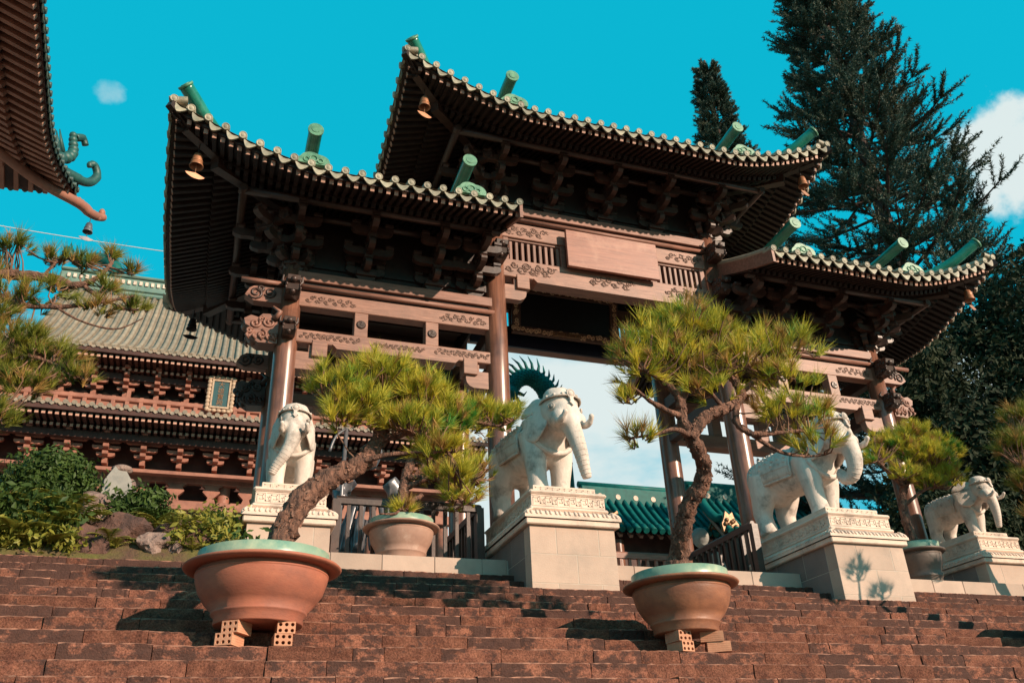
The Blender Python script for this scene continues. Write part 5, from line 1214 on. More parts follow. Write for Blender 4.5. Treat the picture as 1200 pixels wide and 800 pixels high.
# rafter ends: two rows under each eave
def rafters_row(x0, x1, y, z, step, s, nm, parent):
    m = MB(); x = x0
    en = MB()
    while x < x1: m.box(x-s/2, x+s/2, y, y+1.3, z-s/2, z+s/2); en.box(x-s*0.51, x+s*0.51, y-0.03, y-0.001, z-s*0.51, z+s*0.51); x += step
    hb(m, nm, 'hall_dark', parent, 'stuff', fix=False); hb(en, 'rafter_ends', 'hall_end_sunlit', parent, 'stuff', fix=False)  # dark wood and pale caps paint in the eave shade and sunlit tips
def eave(z, y, parent, x0, x1):
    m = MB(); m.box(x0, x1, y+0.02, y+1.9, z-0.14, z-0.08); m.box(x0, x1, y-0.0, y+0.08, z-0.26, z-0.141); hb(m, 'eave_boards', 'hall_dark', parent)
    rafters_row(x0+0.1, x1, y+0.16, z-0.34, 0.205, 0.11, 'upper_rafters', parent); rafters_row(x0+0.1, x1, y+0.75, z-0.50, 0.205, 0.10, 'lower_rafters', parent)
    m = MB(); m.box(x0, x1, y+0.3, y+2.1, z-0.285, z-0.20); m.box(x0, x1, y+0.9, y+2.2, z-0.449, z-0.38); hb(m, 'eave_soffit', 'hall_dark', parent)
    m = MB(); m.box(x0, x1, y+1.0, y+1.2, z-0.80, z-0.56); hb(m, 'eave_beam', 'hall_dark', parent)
eave(14.95, 29.86, rf, -8.0, 9.4)
# lower roof
lz = 12.42
m = MB(); rows = [[(lerp(EX0, EX1, i/20), y, lz+0.42*(y-29.4)) for i in range(21)] for y in (29.4, 30.2, 31.0)]; m.grid(rows); lr = hb(m, 'lower_roof', 'hall_wood', fix=False)
tile_ends(EX0, EX1, 29.36, lz+0.03, 0.268, 0.085, 'eave_tiles', lr)
eave(lz+0.02, 29.38, lr, EX0, EX1)
# balcony rail above the lower roof
bal = MB(); bal.cbox(EX0, EX1-0.4, 30.55, 30.70, 12.78, 12.92, 0.02); bo = hb(bal, 'balcony', 'hall_wood')
for (z0, z1, yy) in ((13.16, 13.34, 30.52),):
    m = MB(); m.cbox(EX0, EX1-0.4, yy, yy+0.2, z0, z1, 0.03); hb(m, 'balcony_rail', 'hall_wood', bo)
m = MB(); m.box(EX0, EX1-0.4, 30.62, 30.66, 12.92, 13.16); hb(m, 'balcony_panel', 'hall_wood', bo)
x = -9.0
k = 0
while x < 9.1:
    m = MB(); m.cbox(x-0.07, x+0.07, 30.53, 30.72, 12.74, 13.36 if k % 6 else 13.62, 0.015); hb(m, 'balcony_post', 'hall_wood', bo); x += 0.46; k += 1
# bracket sets
HBK = {}
m = MB(); m.box(-0.09, 0.09, -0.12, 0.3, 0.0, 1.15); HBK['post'] = m.mesh('bracket_set', 'hall_wood')
for k, L in enumerate((0.62, 0.95, 1.25, 0.95)):
    m = MB(); m.prism(arm_poly(L, 0.14), fxz, -0.08, 0.08); HBK[k] = m.mesh('bracket_arm', 'hall_wood')
m = MB(); m.cbox(-0.10,0.10,-0.15,0.15,0,0.13,0.015); HBK['nose'] = m.mesh('bracket_nose', 'hall_wood')
def hall_bracket(x, y, z, s, big=True):
    b = link('bracket_set', HBK['post'], hall, loc=Vector((x, y, z))-HO, scale=(s,s,s))
    for k in range(4):
        link('bracket_arm', HBK[k if big else (0,1,1,0)[k]], b, loc=(0, -0.12-0.10*k, 0.22+0.235*k))
        link('bracket_nose', HBK['nose'], b, loc=(0, -0.30-0.12*k, 0.23+0.235*k))
x0 = -3.67; k = 0
for i in range(-6, 10):
    hall_bracket(-3.67 + 1.055*i, 31.25, 13.58, 0.96, i % 2 == 0); 
for i in range(-6, 11):
    hall_bracket(-2.68 + 1.21*i, 31.05, 10.98, 0.96, i % 2 == 0)
# scalloped boards between the upper brackets
m = MB(); m.box(EX0+1, EX1-0.8, 31.62, 31.70, 13.3, 15.2); hb(m, 'bracket_board', 'hall_dark')
for i in range(-6, 10):
    c = -3.67+1.055*(i+0.5); m = MB(); poly = []
    for q in range(25):
        a = math.pi*q/24; rr = 0.36*(1+0.16*math.cos(6*a)); poly.append((c+rr*math.cos(a)*1.15, 13.42+rr*math.sin(a)*1.3))
    inner = [(c+(u-c)*0.62, 13.42+(v-13.42)*0.62) for u, v in poly]
    m.add([(u, 31.58, v) for u, v in poly]+[(u, 31.58, v) for u, v in inner]+[(u, 31.61, v) for u, v in poly], [(q, q+1, 26+q, 25+q) for q in range(24)] + [(q, q+1, 51+q, 50+q) for q in range(24)]); hb(m, 'cusped_panel', 'hall_wood', fix=False)
m = MB(); m.box(EX0+1, EX1-0.8, 31.55, 31.65, 11.0, 12.6); hb(m, 'bracket_board', 'hall_dark')
# lower lintels with openings
m = MB(); m.prism([(30.55,10.72),(31.3,10.95),(31.3,10.70),(30.55,10.60)], fyz, EX0+1, EX1-1.0); lb_ = hb(m, 'lean_lintel', 'hall_wood')
m = MB(); m.cbox(EX0+1, EX1-1, 31.15, 31.42, 10.52, 10.72, 0.02); hb(m, 'lintel', 'hall_wood')
m = MB(); m.cbox(EX0+1, EX1-1, 31.12, 31.42, 9.55, 9.88, 0.02); hb(m, 'lintel', 'hall_wood')
for i in range(-5, 10):
    c = -2.68+1.21*i; m = MB(); m.prism([(c-0.16,9.88),(c+0.16,9.88),(c+0.10,10.05),(c+0.30,10.25),(c+0.22,10.40),(c+0.40,10.53),(c-0.40,10.53),(c-0.22,10.40),(c-0.30,10.25),(c-0.10,10.05)], fxz, 31.18, 31.38); hb(m, 'cloud_strut', 'hall_wood')
for c in (-8.0, -2.62, 2.8):
    m = MB(); m.prism([(c-0.75,9.55),(c+0.75,9.55),(c+0.55,9.30),(c+0.32,9.22),(c+0.2,9.0),(c-0.2,9.0),(c-0.32,9.22),(c-0.55,9.30)], fxz, 31.16, 31.40); hb(m, 'corbel', 'hall_wood')
m = MB(); m.cbox(EX0+1, EX1-1, 30.3, 32.0, TZ, 3.4, 0.03); hb(m, 'plinth', 'stone_block')

# hall name tablet
sg = thing('hall_name_tablet', 'upright teal tablet with gold characters in a scalloped frame on the hall', 'sign', (-0.38, 30.45, 13.75))
m = MB(); m.box(-0.27, 0.27, -0.02, 0.03, -0.50, 0.50); m.build('panel', 'panel_teal', sg)
for (a, b, c, d) in ((-0.34,0.34,0.50,0.58),(-0.34,0.34,-0.58,-0.50),(-0.34,-0.27,-0.50,0.50),(0.27,0.34,-0.50,0.50)):
    m = MB(); m.cbox(a, b, -0.06, 0.03, c, d, 0.01); m.build('inner_frame', 'sign_frame', sg)
m = MB()
for i in range(9):
    z = -0.62+1.24*i/8
    for sx in (-1, 1): m.ball((sx*0.42, -0.02, z), (0.085,0.05,0.095), 10, 6)
for i in range(5):
    x = -0.34+0.68*i/4
    for sz in (-1, 1): m.ball((x, -0.02, sz*0.66), (0.10,0.05,0.07), 10, 6)
m.build('scalloped_frame', 'sign_frame', sg)
try:
    for i, ch in enumerate('\u5927\u96c4\u5bf6\u6bbf'):
        cu = bpy.data.curves.new('character', 'FONT'); cu.body = ch; cu.size = 0.24; cu.align_x = 'CENTER'; cu.align_y = 'CENTER'; cu.extrude = 0.006
        to = bpy.data.objects.new('character_tmp', cu); COL.objects.link(to)
        dg = bpy.context.evaluated_depsgraph_get(); me = bpy.data.meshes.new_from_object(to.evaluated_get(dg)); bpy.data.objects.remove(to)
        me.materials.clear(); me.materials.append(MATS['gold']); link('character', me, sg, loc=(0, -0.03, 0.36-0.24*i), rot=(R(90), 0, 0))
except Exception as ex:
    print('text', ex)

# ================================================================== CORNER OF THE BELL TOWER, UPPER LEFT
tow = thing('bell_tower', 'roof corner of a tower with pink rafter ends and curled green finial, upper left', 'building', (-9, 12, TZ))
TO = Vector((-9, 12, TZ))
# the tower roof is made at the origin of its parent
TX, TY, TZE = -3.95, 16.40, 11.45
class OffSlope(Slope):
    def P(s, u, d, off=0.0):
        p = Slope.P(s, u, d, off)
        for (cx_, cy_, dx_, dy_) in ((TX, TY, 1, 1), (TX, TY-11.0, 1, -1), (TX-11.0, TY, -1, 1), (TX-11.0, TY-11.0, -1, -1)):      # eaves sweep outwards at the corners
            q = max(abs(p.x-cx_), abs(p.y-cy_)); k = max(0, 1-q/2.4)**2*0.42; p += Vector((dx_*0.707*k, dy_*0.707*k, 0))
        return p - TO
kw = dict(D=4.2, lift=0.55, reach=2.6, slope=0.36, curve=0.04)
Sx = OffSlope((TX, TY-11.0), (0, 1), 11.0, True, True, TZE, **kw)      # east eave
Sn = OffSlope((TX, TY), (-1, 0), 11.0, True, True, TZE, **kw)          # rear eave
Ss = OffSlope((TX-11.0, TY-11.0), (1, 0), 11.0, True, True, TZE, **kw)
Sw = OffSlope((TX-11.0, TY), (0, -1), 11.0, True, True, TZE, **kw)
m = MB(); m.cbox(-0.35-1.0, 1.0, -1.0, 1.0, 10.0, 12.9, 0.1); tr = m.build('roof', 'tile_grey', tow)
for S in (Sx, Sn, Ss, Sw):
    make_slope(tr, S, pitch=0.215, individual=False, raft_mat='hall_wood', under='hall_dark', nr=1, fl=0.85, mr=2.2, rs=1.45, rolls=False, tile_m='tile_dark')
e = Sx.P(Sx.L, 0.0, -0.12); dirc = Vector((1, 1, 0)).normalized()
# carved corner beam with a beast head
m = MB(); m.tube(catmull([Sx.P(Sx.L-1.2, 1.2, -0.42), Sx.P(Sx.L-0.5, 0.5, -0.36), e+dirc*0.15+Vector((0,0,-0.12)), e+dirc*0.45+Vector((0,0,-0.16)), e+dirc*0.72+Vector((0,0,-0.10)), e+dirc*0.84+Vector((0,0,0.02))], 4), [0.11]*12+[0.10]*4+[0.09]*3+[0.06,0.03], 8)
for q in range(11): m.ball(tuple(e+dirc*(0.12+0.055*q)+Vector((0.03*math.sin(q*2.1),-0.03*math.sin(q*2.1),-0.05-0.012*q+0.02*math.cos(q*1.7)))), 0.055, 7, 5)
m.ball(tuple(e+dirc*0.74+Vector((0,0,0.04))), (0.07,0.07,0.10), 8, 6)
m.build('dragon_corner_beam', 'hall_wood', tow)
# curled green finials
m = MB(); f0 = Sx.P(Sx.L-0.25, 0.25, 0.22)
m.tube(catmull([f0+dirc*(-0.2), f0+dirc*0.25+Vector((0,0,0.06)), f0+dirc*0.65+Vector((0,0,0.18)), f0+dirc*0.84+Vector((0,0,0.48)), f0+dirc*0.74+Vector((0,0,0.70)), f0+dirc*0.60+Vector((0,0,0.66)), f0+dirc*0.62+Vector((0,0,0.58))], 5), [0.12]*8+[0.10]*8+[0.085]*8+[0.06]*6+[0.05], 10)
m.build('curled_finial', 'tile_green', tow)
m = MB(); g0 = Sx.P(Sx.L-0.62, 0.30, 0.15)
for q in range(9):
    a = q/8; m.ball(tuple(g0+dirc*(0.18*math.sin(a*4)+0.42*a)+Vector((0,0,0.12+0.85*a))), 0.15*(1-0.45*a), 10, 8)
m.tube(catmull([g0+dirc*0.34+Vector((0,0,0.95)), g0+dirc*0.52+Vector((0,0,1.08)), g0+dirc*0.62+Vector((0,0,0.96))],4), [0.09]*5+[0.07]*4, 8)
for q in range(6): m.tube([g0+dirc*(-0.25+0.08*q)+Vector((0,0,0.1+0.06*q)), g0+dirc*(-0.35+0.06*q)+Vector((0,0,0.42+0.09*q))], [0.06,0.012], 5)
m.build('dragon_finial', 'tile_green', tow)
for (x, y) in ((-2.5, 1.5), (-2.5, -3.5), (2.6-0.2, 2.0), (2.4, -3.5)):
    m = MB(); m.lathe([(0.25,0),(0.24,8.6)], 16, (x-0.6, y+0.2, 0)); m.build('column', 'wood_column', tow)
for (a, b) in (((-3.1,1.7),(1.8,2.2)), ((-3.1,-3.3),(1.8,-3.3)), ((1.8,-3.3),(1.8,2.2)), ((-3.1,-3.3),(-3.1,1.7))):
    m = MB(); m.beam((*a, 8.45), (*b, 8.45), 0.3, 0.5); m.build('beam', 'hall_wood', tow)
    m = MB(); m.beam((*a, 9.2), (*b, 9.2), 0.35, 0.9); m.build('bracket_course', 'hall_dark', tow)
tow.rotation_euler = (0, 0, R(4)); tow.location = TO + Vector((0.30, -0.30, 0.0))
pb = Matrix.Rotation(R(4), 3, 'Z') @ (e + dirc*0.5) + tow.location + Vector((0,0,-0.42)); bell('small dark bell hanging from the tower roof corner, upper left', pb.x, pb.y, pb.z, pb.z+0.2, 0.3, 'statue_metal', 1.05)

# thin cable across the sky
m = MB(); pts = [(-14 + 20*i/16, 24, 15.9 - 0.35*math.sin(math.pi*i/16)*1.0 - 0.012*i) for i in range(17)]
m.tube(pts, 0.014, 5); tag(m.build('overhead_cable', 'cable'), 'thin pale cable strung across the sky above the hall', 'cable')

# ================================================================== GREEN-ROOFED PAVILION AND SCULPTURE BEHIND THE OPENING
pav = thing('green_pavilion', 'low pavilion with glossy teal tiled roof and gilt ridge ends behind the opening', 'building', (12, 20, TZ))
PO = Vector((12, 20, TZ))
def pb_(m, name, mt, parent=pav, kind=None, fix=True):
    m.v = [(a-PO.x, b-PO.y, c-PO.z) for a, b, c in m.v]; return m.build(name, mt, parent, kind, fix)
class PS(Slope):
    def P(s, u, d, off=0.0): return Slope.P(s, u, d, off) - PO
def pavroof(x0, x1, y0, z0, D, nm, gable=True):
    S = PS((x0, y0), (1, 0), x1-x0, False, False, z0, D=D, slope=0.88, curve=0.14)
    m = MB(); m.grid([[S.P((x1-x0)*i/12, D*j/6) for j in range(7)] for i in range(13)]); r = m.build(nm, 'glaze_teal', pav, fix=False)
    m = MB(); u = 0.1
    while u < x1-x0: m.tube([S.P(u, D*j/5, 0.04) for j in range(6)], 0.07, 6); u += 0.235
    m.build('tile_rolls', 'glaze_teal', r, kind='stuff', fix=False)
    m = MB(); a = S.P(0, D, 0); b = S.P(x1-x0, D, 0)
    m.cbox(a.x-0.25, b.x+0.25, a.y-0.06, a.y+0.25, a.z-0.12, a.z+0.42, 0.03); rd = m.build('ridge', 'glaze_teal', r)
    m = MB(); m.tube([(a.x-0.3,a.y+0.05,a.z+0.46),(b.x+0.3,a.y+0.05,a.z+0.46)], 0.09, 10); m.build('ridge_cap', 'glaze_teal', rd)
    u = a.x+0.3
    while u < b.x:
        m = MB(); n = 12; m.add([(u+0.075*math.cos(2*math.pi*q/n), a.y-0.075, a.z+0.13+0.075*math.sin(2*math.pi*q/n)) for q in range(n)]+[(u+0.085*math.cos(2*math.pi*q/n), a.y-0.055, a.z+0.13+0.085*math.sin(2*math.pi*q/n)) for q in range(n)], [tuple(range(n))]+[(q,(q+1)%n,n+(q+1)%n,n+q) for q in range(n)]); m.build('rosette', 'stone_pale', rd); u += 0.55
    # descending verge ridges and gilt masks
    for (uu, d) in ((-0.02, 1), (x1-x0+0.02, -1)):
        m = MB(); m.tube(catmull([S.P(uu, D, 0.25), S.P(uu, D*0.7, 0.12), S.P(uu, D*0.35, 0.10), S.P(uu+d*0.15, 0.25, 0.16)], 5), 0.12, 10); m.build('verge_ridge', 'glaze_teal', r)
        c = S.P(uu+d*0.2, 0.05, 0.12); m = MB(); m.prism([(-0.22,-0.22),(0.22,-0.22),(0.25,0.0),(0.14,0.16),(0.10,0.32),(0,0.24),(-0.10,0.34),(-0.16,0.16),(-0.25,0.0)], lambda u_, v_, w_: (c.x+u_, c.y+w_, c.z+v_), -0.05, 0.05)
        for q in range(7): m.ball((c.x-0.15+0.05*q, c.y-0.06, c.z+0.10*math.sin(q*1.7)), 0.06, 8, 6)
        m.build('gilt_mask', 'gold', r)
    m = MB(); u = 0.1
    while u < x1-x0: m.tube([S.P(u, -0.1, 0.04), S.P(u, 0.1, 0.05)], 0.085, 8); u += 0.235
    m.build('eave_tiles', 'glaze_teal', r, kind='stuff', fix=False)
    m = MB(); u = 0.1
    while u < x1-x0: m.beam(S.P(u, 0.15, -0.28), S.P(u, 1.0, -0.2), 0.09, 0.09); u += 0.30
    m.build('rafters', 'wood_pale', r, kind='stuff', fix=False)
    m = MB(); m.grid([[S.P((x1-x0)*i/6, d, -0.10) for d in (0.0, 1.0, D)] for i in range(7)]); m.build('eave_boards', 'wood_dark', r, fix=False)
pavroof(9.75, 13.2, 19.9, 6.28, 1.05, 'roof')
pavroof(12.4, 16.5, 18.6, 6.0, 1.1, 'side_roof')
m = MB(); m.box(9.7, 17.4, 20.75, 25, TZ, 6.75); pb_(m, 'wall', 'hall_dark')
m = MB(); m.cbox(9.9, 17.4, 20.55, 20.7, 5.0, 5.25, 0.02); pb_(m, 'lintel', 'wood')
for x in (10.2, 12.3, 14.6, 17.0):
    m = MB(); m.lathe([(0.16,TZ),(0.16,6.1)], 14, (x, 20.4, 0)); pb_(m, 'column', 'wood_column')

# teal dragon rearing behind the elephant
dr = thing('dragon_sculpture', 'teal spined dragon arching up behind the stone elephant by the opening', 'sculpture', (7.6, 18, TZ))
DO = Vector((7.6, 18, TZ))
path = [Vector(p)-DO for p in ((7.75,18.3,TZ),(7.8,18.2,5.0),(7.75,18.1,7.2),(7.62,18.0,8.5),(7.50,18.0,8.95),(7.38,18.0,9.20),(7.12,18.0,9.40),(6.85,18.0,9.40),(6.62,18.0,9.22),(6.50,18.0,8.98))]
cp = catmull(path, 6); nn = len(cp); rad = [lerp(0.30, 0.17, i/(nn-1)) for i in range(nn)]
m = MB(); m.tube(cp, rad, 12); bd = m.build('body', 'glaze_teal', dr)
m = MB()
for i in range(14, nn-1, 2):
    a = (cp[i+1]-cp[i-1]).normalized(); up = Vector((0,-1,0)).cross(a); up = up if up.z > -0.3 else -up; up = -a.cross(Vector((0,-1,0)))
    if up.x*0 + up.z < -0.2: up = -up
    p = cp[i]+up*rad[i]*0.8; L = 0.30 if i < nn-20 else 0.42
    m.tube([p-a*0.06, p+up*L*0.55-a*0.02, p+up*L+a*0.10], [0.05,0.035,0.006], 5)
m.build('spines', 'glaze_teal', dr)
m = MB()
for i in range(12, nn-1):
    for q in range(10):
        an = q*0.63+(i%2)*0.3; a = (cp[min(i+1,nn-1)]-cp[i-1]).normalized(); u = a.cross(Vector((0,1,0))).normalized(); w = a.cross(u); m.ball(tuple(cp[i]+(u*math.cos(an)+w*math.sin(an))*rad[i]*0.95), 0.035, 5, 4)
m.build('scales', 'glaze_teal', bd, kind='stuff')
h0 = cp[-1]; m = MB(); m.ball(tuple(h0+Vector((-0.05,0,-0.05))), (0.24,0.22,0.22), 12, 8); m.tube([h0, h0+Vector((-0.12,-0.2,-0.16)), h0+Vector((-0.15,-0.34,-0.24))], [0.18,0.14,0.09], 8)
for q in range(7):
    a = q*0.9; m.tube([h0+Vector((0.1*math.cos(a),0.0,0.1*math.sin(a))), h0+Vector((0.32*math.cos(a),-0.05,0.28*math.sin(a)-0.1)), h0+Vector((0.40*math.cos(a+0.3),-0.1,0.36*math.sin(a+0.3)-0.12))], [0.07,0.04,0.008], 5)
m.build('head', 'glaze_teal', dr)

# stone monk figure and dark metal guardian, glimpsed behind the railings
mk = thing('stone_monk_statue', 'grey stone figure with round bald head behind the railing by the brown bowl', 'statue', (10.0, 16, TZ))
m = MB(); m.lathe([(0.55,0),(0.55,0.9),(0.62,0.92),(0.62,1.02),(0.45,1.04),(0.01,1.05)], 24); m.build('plinth', 'stone_grey', mk)
m = MB(); m.lathe([(0.42,1.04),(0.40,1.3),(0.36,1.6),(0.34,1.85),(0.28,2.0),(0.16,2.07),(0.10,2.1),(0.10,2.16)], 24); m.ball((0,0,2.30), (0.185,0.20,0.215), 18, 14)
for sx in (-1, 1):
    m.tube(catmull([(sx*0.26,0,1.95),(sx*0.36,-0.05,1.7),(sx*0.30,-0.25,1.5),(sx*0.05,-0.36,1.55)], 4), [0.12]*5+[0.10]*4+[0.07]*4, 10); m.ball((sx*0.18,0,2.28), (0.03,0.05,0.07), 8, 6)
m.tube([(0,-0.19,2.32),(0,-0.225,2.27),(0,-0.19,2.24)], [0.02,0.03,0.015], 6)
bo_ = m.build('body', 'stone_grey', mk); rm = bo_.modifiers.new('r', 'REMESH'); rm.mode = 'VOXEL'; rm.voxel_size = 0.028; rm.use_smooth_shade = True
gd = thing('guardian_statue', 'dark grey armoured guardian statue with a staff behind the pale clay bowl', 'statue', (2.25, 13.0, TZ))
m = MB(); m.cbox(-0.5, 0.5, -0.4, 0.4, 0, 0.5, 0.03); m.build('plinth', 'stone_grey', gd)
m = MB()
for sx in (-1, 1): m.tube(catmull([(sx*0.16,0,0.5),(sx*0.17,-0.02,0.9),(sx*0.14,0,1.3)],4), [0.13,0.12,0.12,0.12,0.13,0.14,0.15,0.16,0.17], 12); m.ball((sx*0.17,-0.1,0.55), (0.10,0.2,0.07), 10, 6)
m.lathe([(0.36,1.05),(0.33,1.3),(0.25,1.5),(0.30,1.75),(0.33,1.95),(0.22,2.1),(0.10,2.16),(0.10,2.25)], 20); m.ball((0,-0.02,2.37), (0.15,0.17,0.19), 14, 10); m.lathe([(0.19,2.40),(0.17,2.52),(0.06,2.62),(0.03,2.78)], 14)
for sx in (-1, 1): m.tube(catmull([(sx*0.30,0,1.98),(sx*0.48,0,1.75),(sx*0.46,-0.25,1.55)], 4), [0.14]*4+[0.11]*4+[0.08], 10)
bo_ = m.build('body', 'statue_metal', gd); rm = bo_.modifiers.new('r', 'REMESH'); rm.mode = 'VOXEL'; rm.voxel_size = 0.03; rm.use_smooth_shade = True
m = MB(); 
for q in range(9):
    a = R(150)+R(240)*q/8; m.tube(catmull([(0.28*math.cos(a),0.28*math.sin(a),1.5),(0.36*math.cos(a),0.36*math.sin(a),1.2),(0.46*math.cos(a),0.46*math.sin(a),0.75)],4), [0.05]*4+[0.07]*4+[0.06], 8)
m.build('skirt_folds', 'statue_metal', gd)
m = MB(); m.tube([(-0.50,-0.3,0.5),(-0.46,-0.3,2.7)], 0.03, 8); m.tube(catmull([(-0.46,-0.3,2.7),(-0.62,-0.3,2.55),(-0.70,-0.3,2.3)],4), 0.022, 6); m.build('staff', 'statue_metal', gd)
# ================================================================== TREES BEHIND, RIGHT
def conifer(label, base, height, rad_fn, z_from, nwh, seed, frond=1.5, per=46, nl=0.22, w=0.03, cat='conifer', fr_n=11, lean=(0,0), group='tall conifers behind the gate'):
    """Araucaria-like tree: whorled limbs carrying rope-like upswept fronds."""
    rs = np.random.RandomState(seed); rp = random.Random(seed)
    t_ = thing('tall_conifer', label, cat, base, group); m = MB()
    m.tube([(lean[0]*q/8, lean[1]*q/8, height*q/8) for q in range(9)], [lerp(0.42, 0.04, (q/8)**0.9)*height/30 + 0.02 for q in range(9)], 10); m.build('trunk', 'bark_dark', t_)
    limbs = MB(); Cs = []; As = []
    z = z_from
    while z < height-0.4:
        f = z/height; Rr = rad_fn(z); k = nwh + rp.randrange(2); a0 = rp.uniform(0, 6.28)
        for i in range(k):
            a = a0 + 2*math.pi*i/k + rp.uniform(-0.3, 0.3); L = Rr*rp.uniform(0.68, 1.15); d = np.array([math.cos(a), math.sin(a), 0]); zz = z + rp.uniform(-0.4, 0.4)
            b0 = np.array([lean[0]*f, lean[1]*f, zz])
            pts = [b0 + d*L*t + np.array([0, 0, L*(0.02*t - 0.24*t*t + 0.34*t**3)]) for t in np.linspace(0, 1, 7)]
            limbs.tube([tuple(p) for p in pts], [lerp(0.075, 0.02, q/6)*(0.5+L/7) for q in range(7)], 5, cap=False)
            nf = int(fr_n*(0.5+L/5))
            for q in range(nf):
                t = rp.uniform(0.28, 1.0); s = t*6; j = min(5, int(s)); p = pts[j] + (pts[j+1]-pts[j])*(s-j)
                sd = rp.choice((-1, 1)); side = np.array([-d[1], d[0], 0])*sd
                fl = frond*rp.uniform(0.6, 1.15)*(0.55+0.45*min(1, L/4))*(1-0.35*t) 
                dr = d*rp.uniform(0.35, 0.9) + side*rp.uniform(0.15, 0.8) + np.array([0, 0, rp.uniform(0.05, 0.4)])
                dr /= np.linalg.norm(dr)
                tt = np.linspace(0.05, 1, per); cc = p + np.outer(tt, dr*fl) + np.outer(tt**2, np.array([0, 0, 0.30*fl])) + rs.normal(size=(per, 3))*0.02
                ax = np.tile(dr, (per, 1)) + np.outer(tt, np.array([0, 0, 0.84])); ax /= np.linalg.norm(ax, axis=1, keepdims=True)
                Cs.append(cc); As.append(ax)
        z += rp.uniform(0.75, 1.15)*(0.7+0.3*(1-f))
    limbs.build('limbs', 'bark_dark', t_, kind='stuff', fix=False)
    C = np.concatenate(Cs); A = np.concatenate(As)
    V = needles(C, A, 3, nl, w, 1.05, rs)
    tris_obj('crown', V, 'conifer', t_)
    print('conifer', len(V))
def r_big(z):
    H = 33.0; u = 1 - z/H
    return 0.5 + 8.2*u**0.92*(1 if z > 6 else 0.9)
conifer('huge dark conifer with upswept feathery limbs rising behind the right roof', (21.6, 19.2, TZ), 31.5, lambda z: 0.2+6.6*(1-z/31.5)**0.95, 4.0, 7, 5, frond=1.6, per=50, fr_n=20, nl=0.16, w=0.034)
conifer('slim conifer top showing above the middle roof', (21.3, 27.0, TZ), 31.2, lambda z: 0.2+4.6*(1-z/31.2), 17.0, 7, 9, frond=1.2, per=44, fr_n=18, nl=0.16, w=0.040)

def leafy(name, label, base, lobes, seed, n, ls, mt, trunk_h=0, cat='tree', group=None, trunk_r=0.2, gap=0.0):
    rs = np.random.RandomState(seed); t_ = thing(name, label, cat, base, group)
    if trunk_h > 0:
        m = MB(); m.tube(catmull([(0,0,0),(0.1,0.05,trunk_h*0.5),(0,0,trunk_h)],4), [lerp(trunk_r, trunk_r*0.5, i/8) for i in range(9)], 10); m.build('trunk', 'bark_dark', t_)
        m = MB()
        for (cx, cy, cz, rx, ry, rz) in lobes:
            m.tube(catmull([(0,0,trunk_h*0.8),(cx*0.5,cy*0.5,lerp(trunk_h,cz,0.6)),(cx,cy,cz)],4), [trunk_r*0.4]*5+[trunk_r*0.2]*4, 6)
        m.build('limbs', 'bark_dark', t_)
    V = []
    tot = sum(l[3]*l[4]+l[4]*l[5]+l[3]*l[5] for l in lobes)
    for (cx, cy, cz, rx, ry, rz) in lobes:
        k = int(n*(rx*ry+ry*rz+rx*rz)/tot)
        # leaf clusters: clumps on a shell, leaves around each clump
        nc = max(6, k//14); u = rs.normal(size=(nc, 3)); u /= np.linalg.norm(u, axis=1, keepdims=True)
        c = np.array([cx, cy, cz]) + u*np.array([rx, ry, rz])*rs.uniform(0.62, 1.05, (nc, 1))
        idx = rs.randint(0, nc, k); p = c[idx] + rs.normal(size=(k, 3))*ls*1.5
        nd = u[idx] + rs.normal(size=(k, 3))*0.6; nd /= np.linalg.norm(nd, axis=1, keepdims=True)
        a = np.cross(nd, rs.normal(size=(k, 3))); a /= np.linalg.norm(a, axis=1, keepdims=True); b = np.cross(nd, a)
        s = ls*rs.uniform(0.6, 1.3, (k, 1))
        V.append(np.stack([p-a*s, p-b*s*0.42, p+a*s], 1)); V.append(np.stack([p-a*s, p+a*s, p+b*s*0.42+nd*s*0.15], 1))
    tris_obj('crown', np.concatenate(V), mt, t_)
    return t_
leafy('broadleaf_tree', 'dark leafy tree filling the gap under the right roof corner', (18.2, 15.8, TZ), [(0,0,4.5,2.2,2.0,2.6),(1.6,0.5,7.2,2.3,2.0,2.2),(-1.0,0.4,6.8,1.6,1.6,1.8),(2.8,0,3.8,2.0,1.8,2.2),(-1.6,0,2.6,1.5,1.5,1.8)], 21, 34000, 0.095, 'leaf_dark', 5.0, group='broadleaf trees at the right')
leafy('broadleaf_tree', 'dark rounded tree standing at the far right behind the pine crown', (20.8, 14.6, TZ), [(0,0,5.0,2.4,2.0,2.8),(0.8,0.4,8.6,2.3,2.0,2.4),(-1.6,0.2,3.2,2.0,1.8,2.2)], 22, 30000, 0.10, 'leaf_dark', 5.0, group='broadleaf trees at the right')
leafy('broadleaf_tree', 'low dark shrubby tree behind the farthest elephant', (15.2, 14.6, TZ), [(0,0,1.6,1.5,1.2,1.7),(-1.6,0.3,1.3,1.2,1.0,1.2),(1.4,0.2,2.2,1.4,1.2,1.6)], 23, 16000, 0.075, 'leaf_dark', 1.8, group='broadleaf trees at the right')

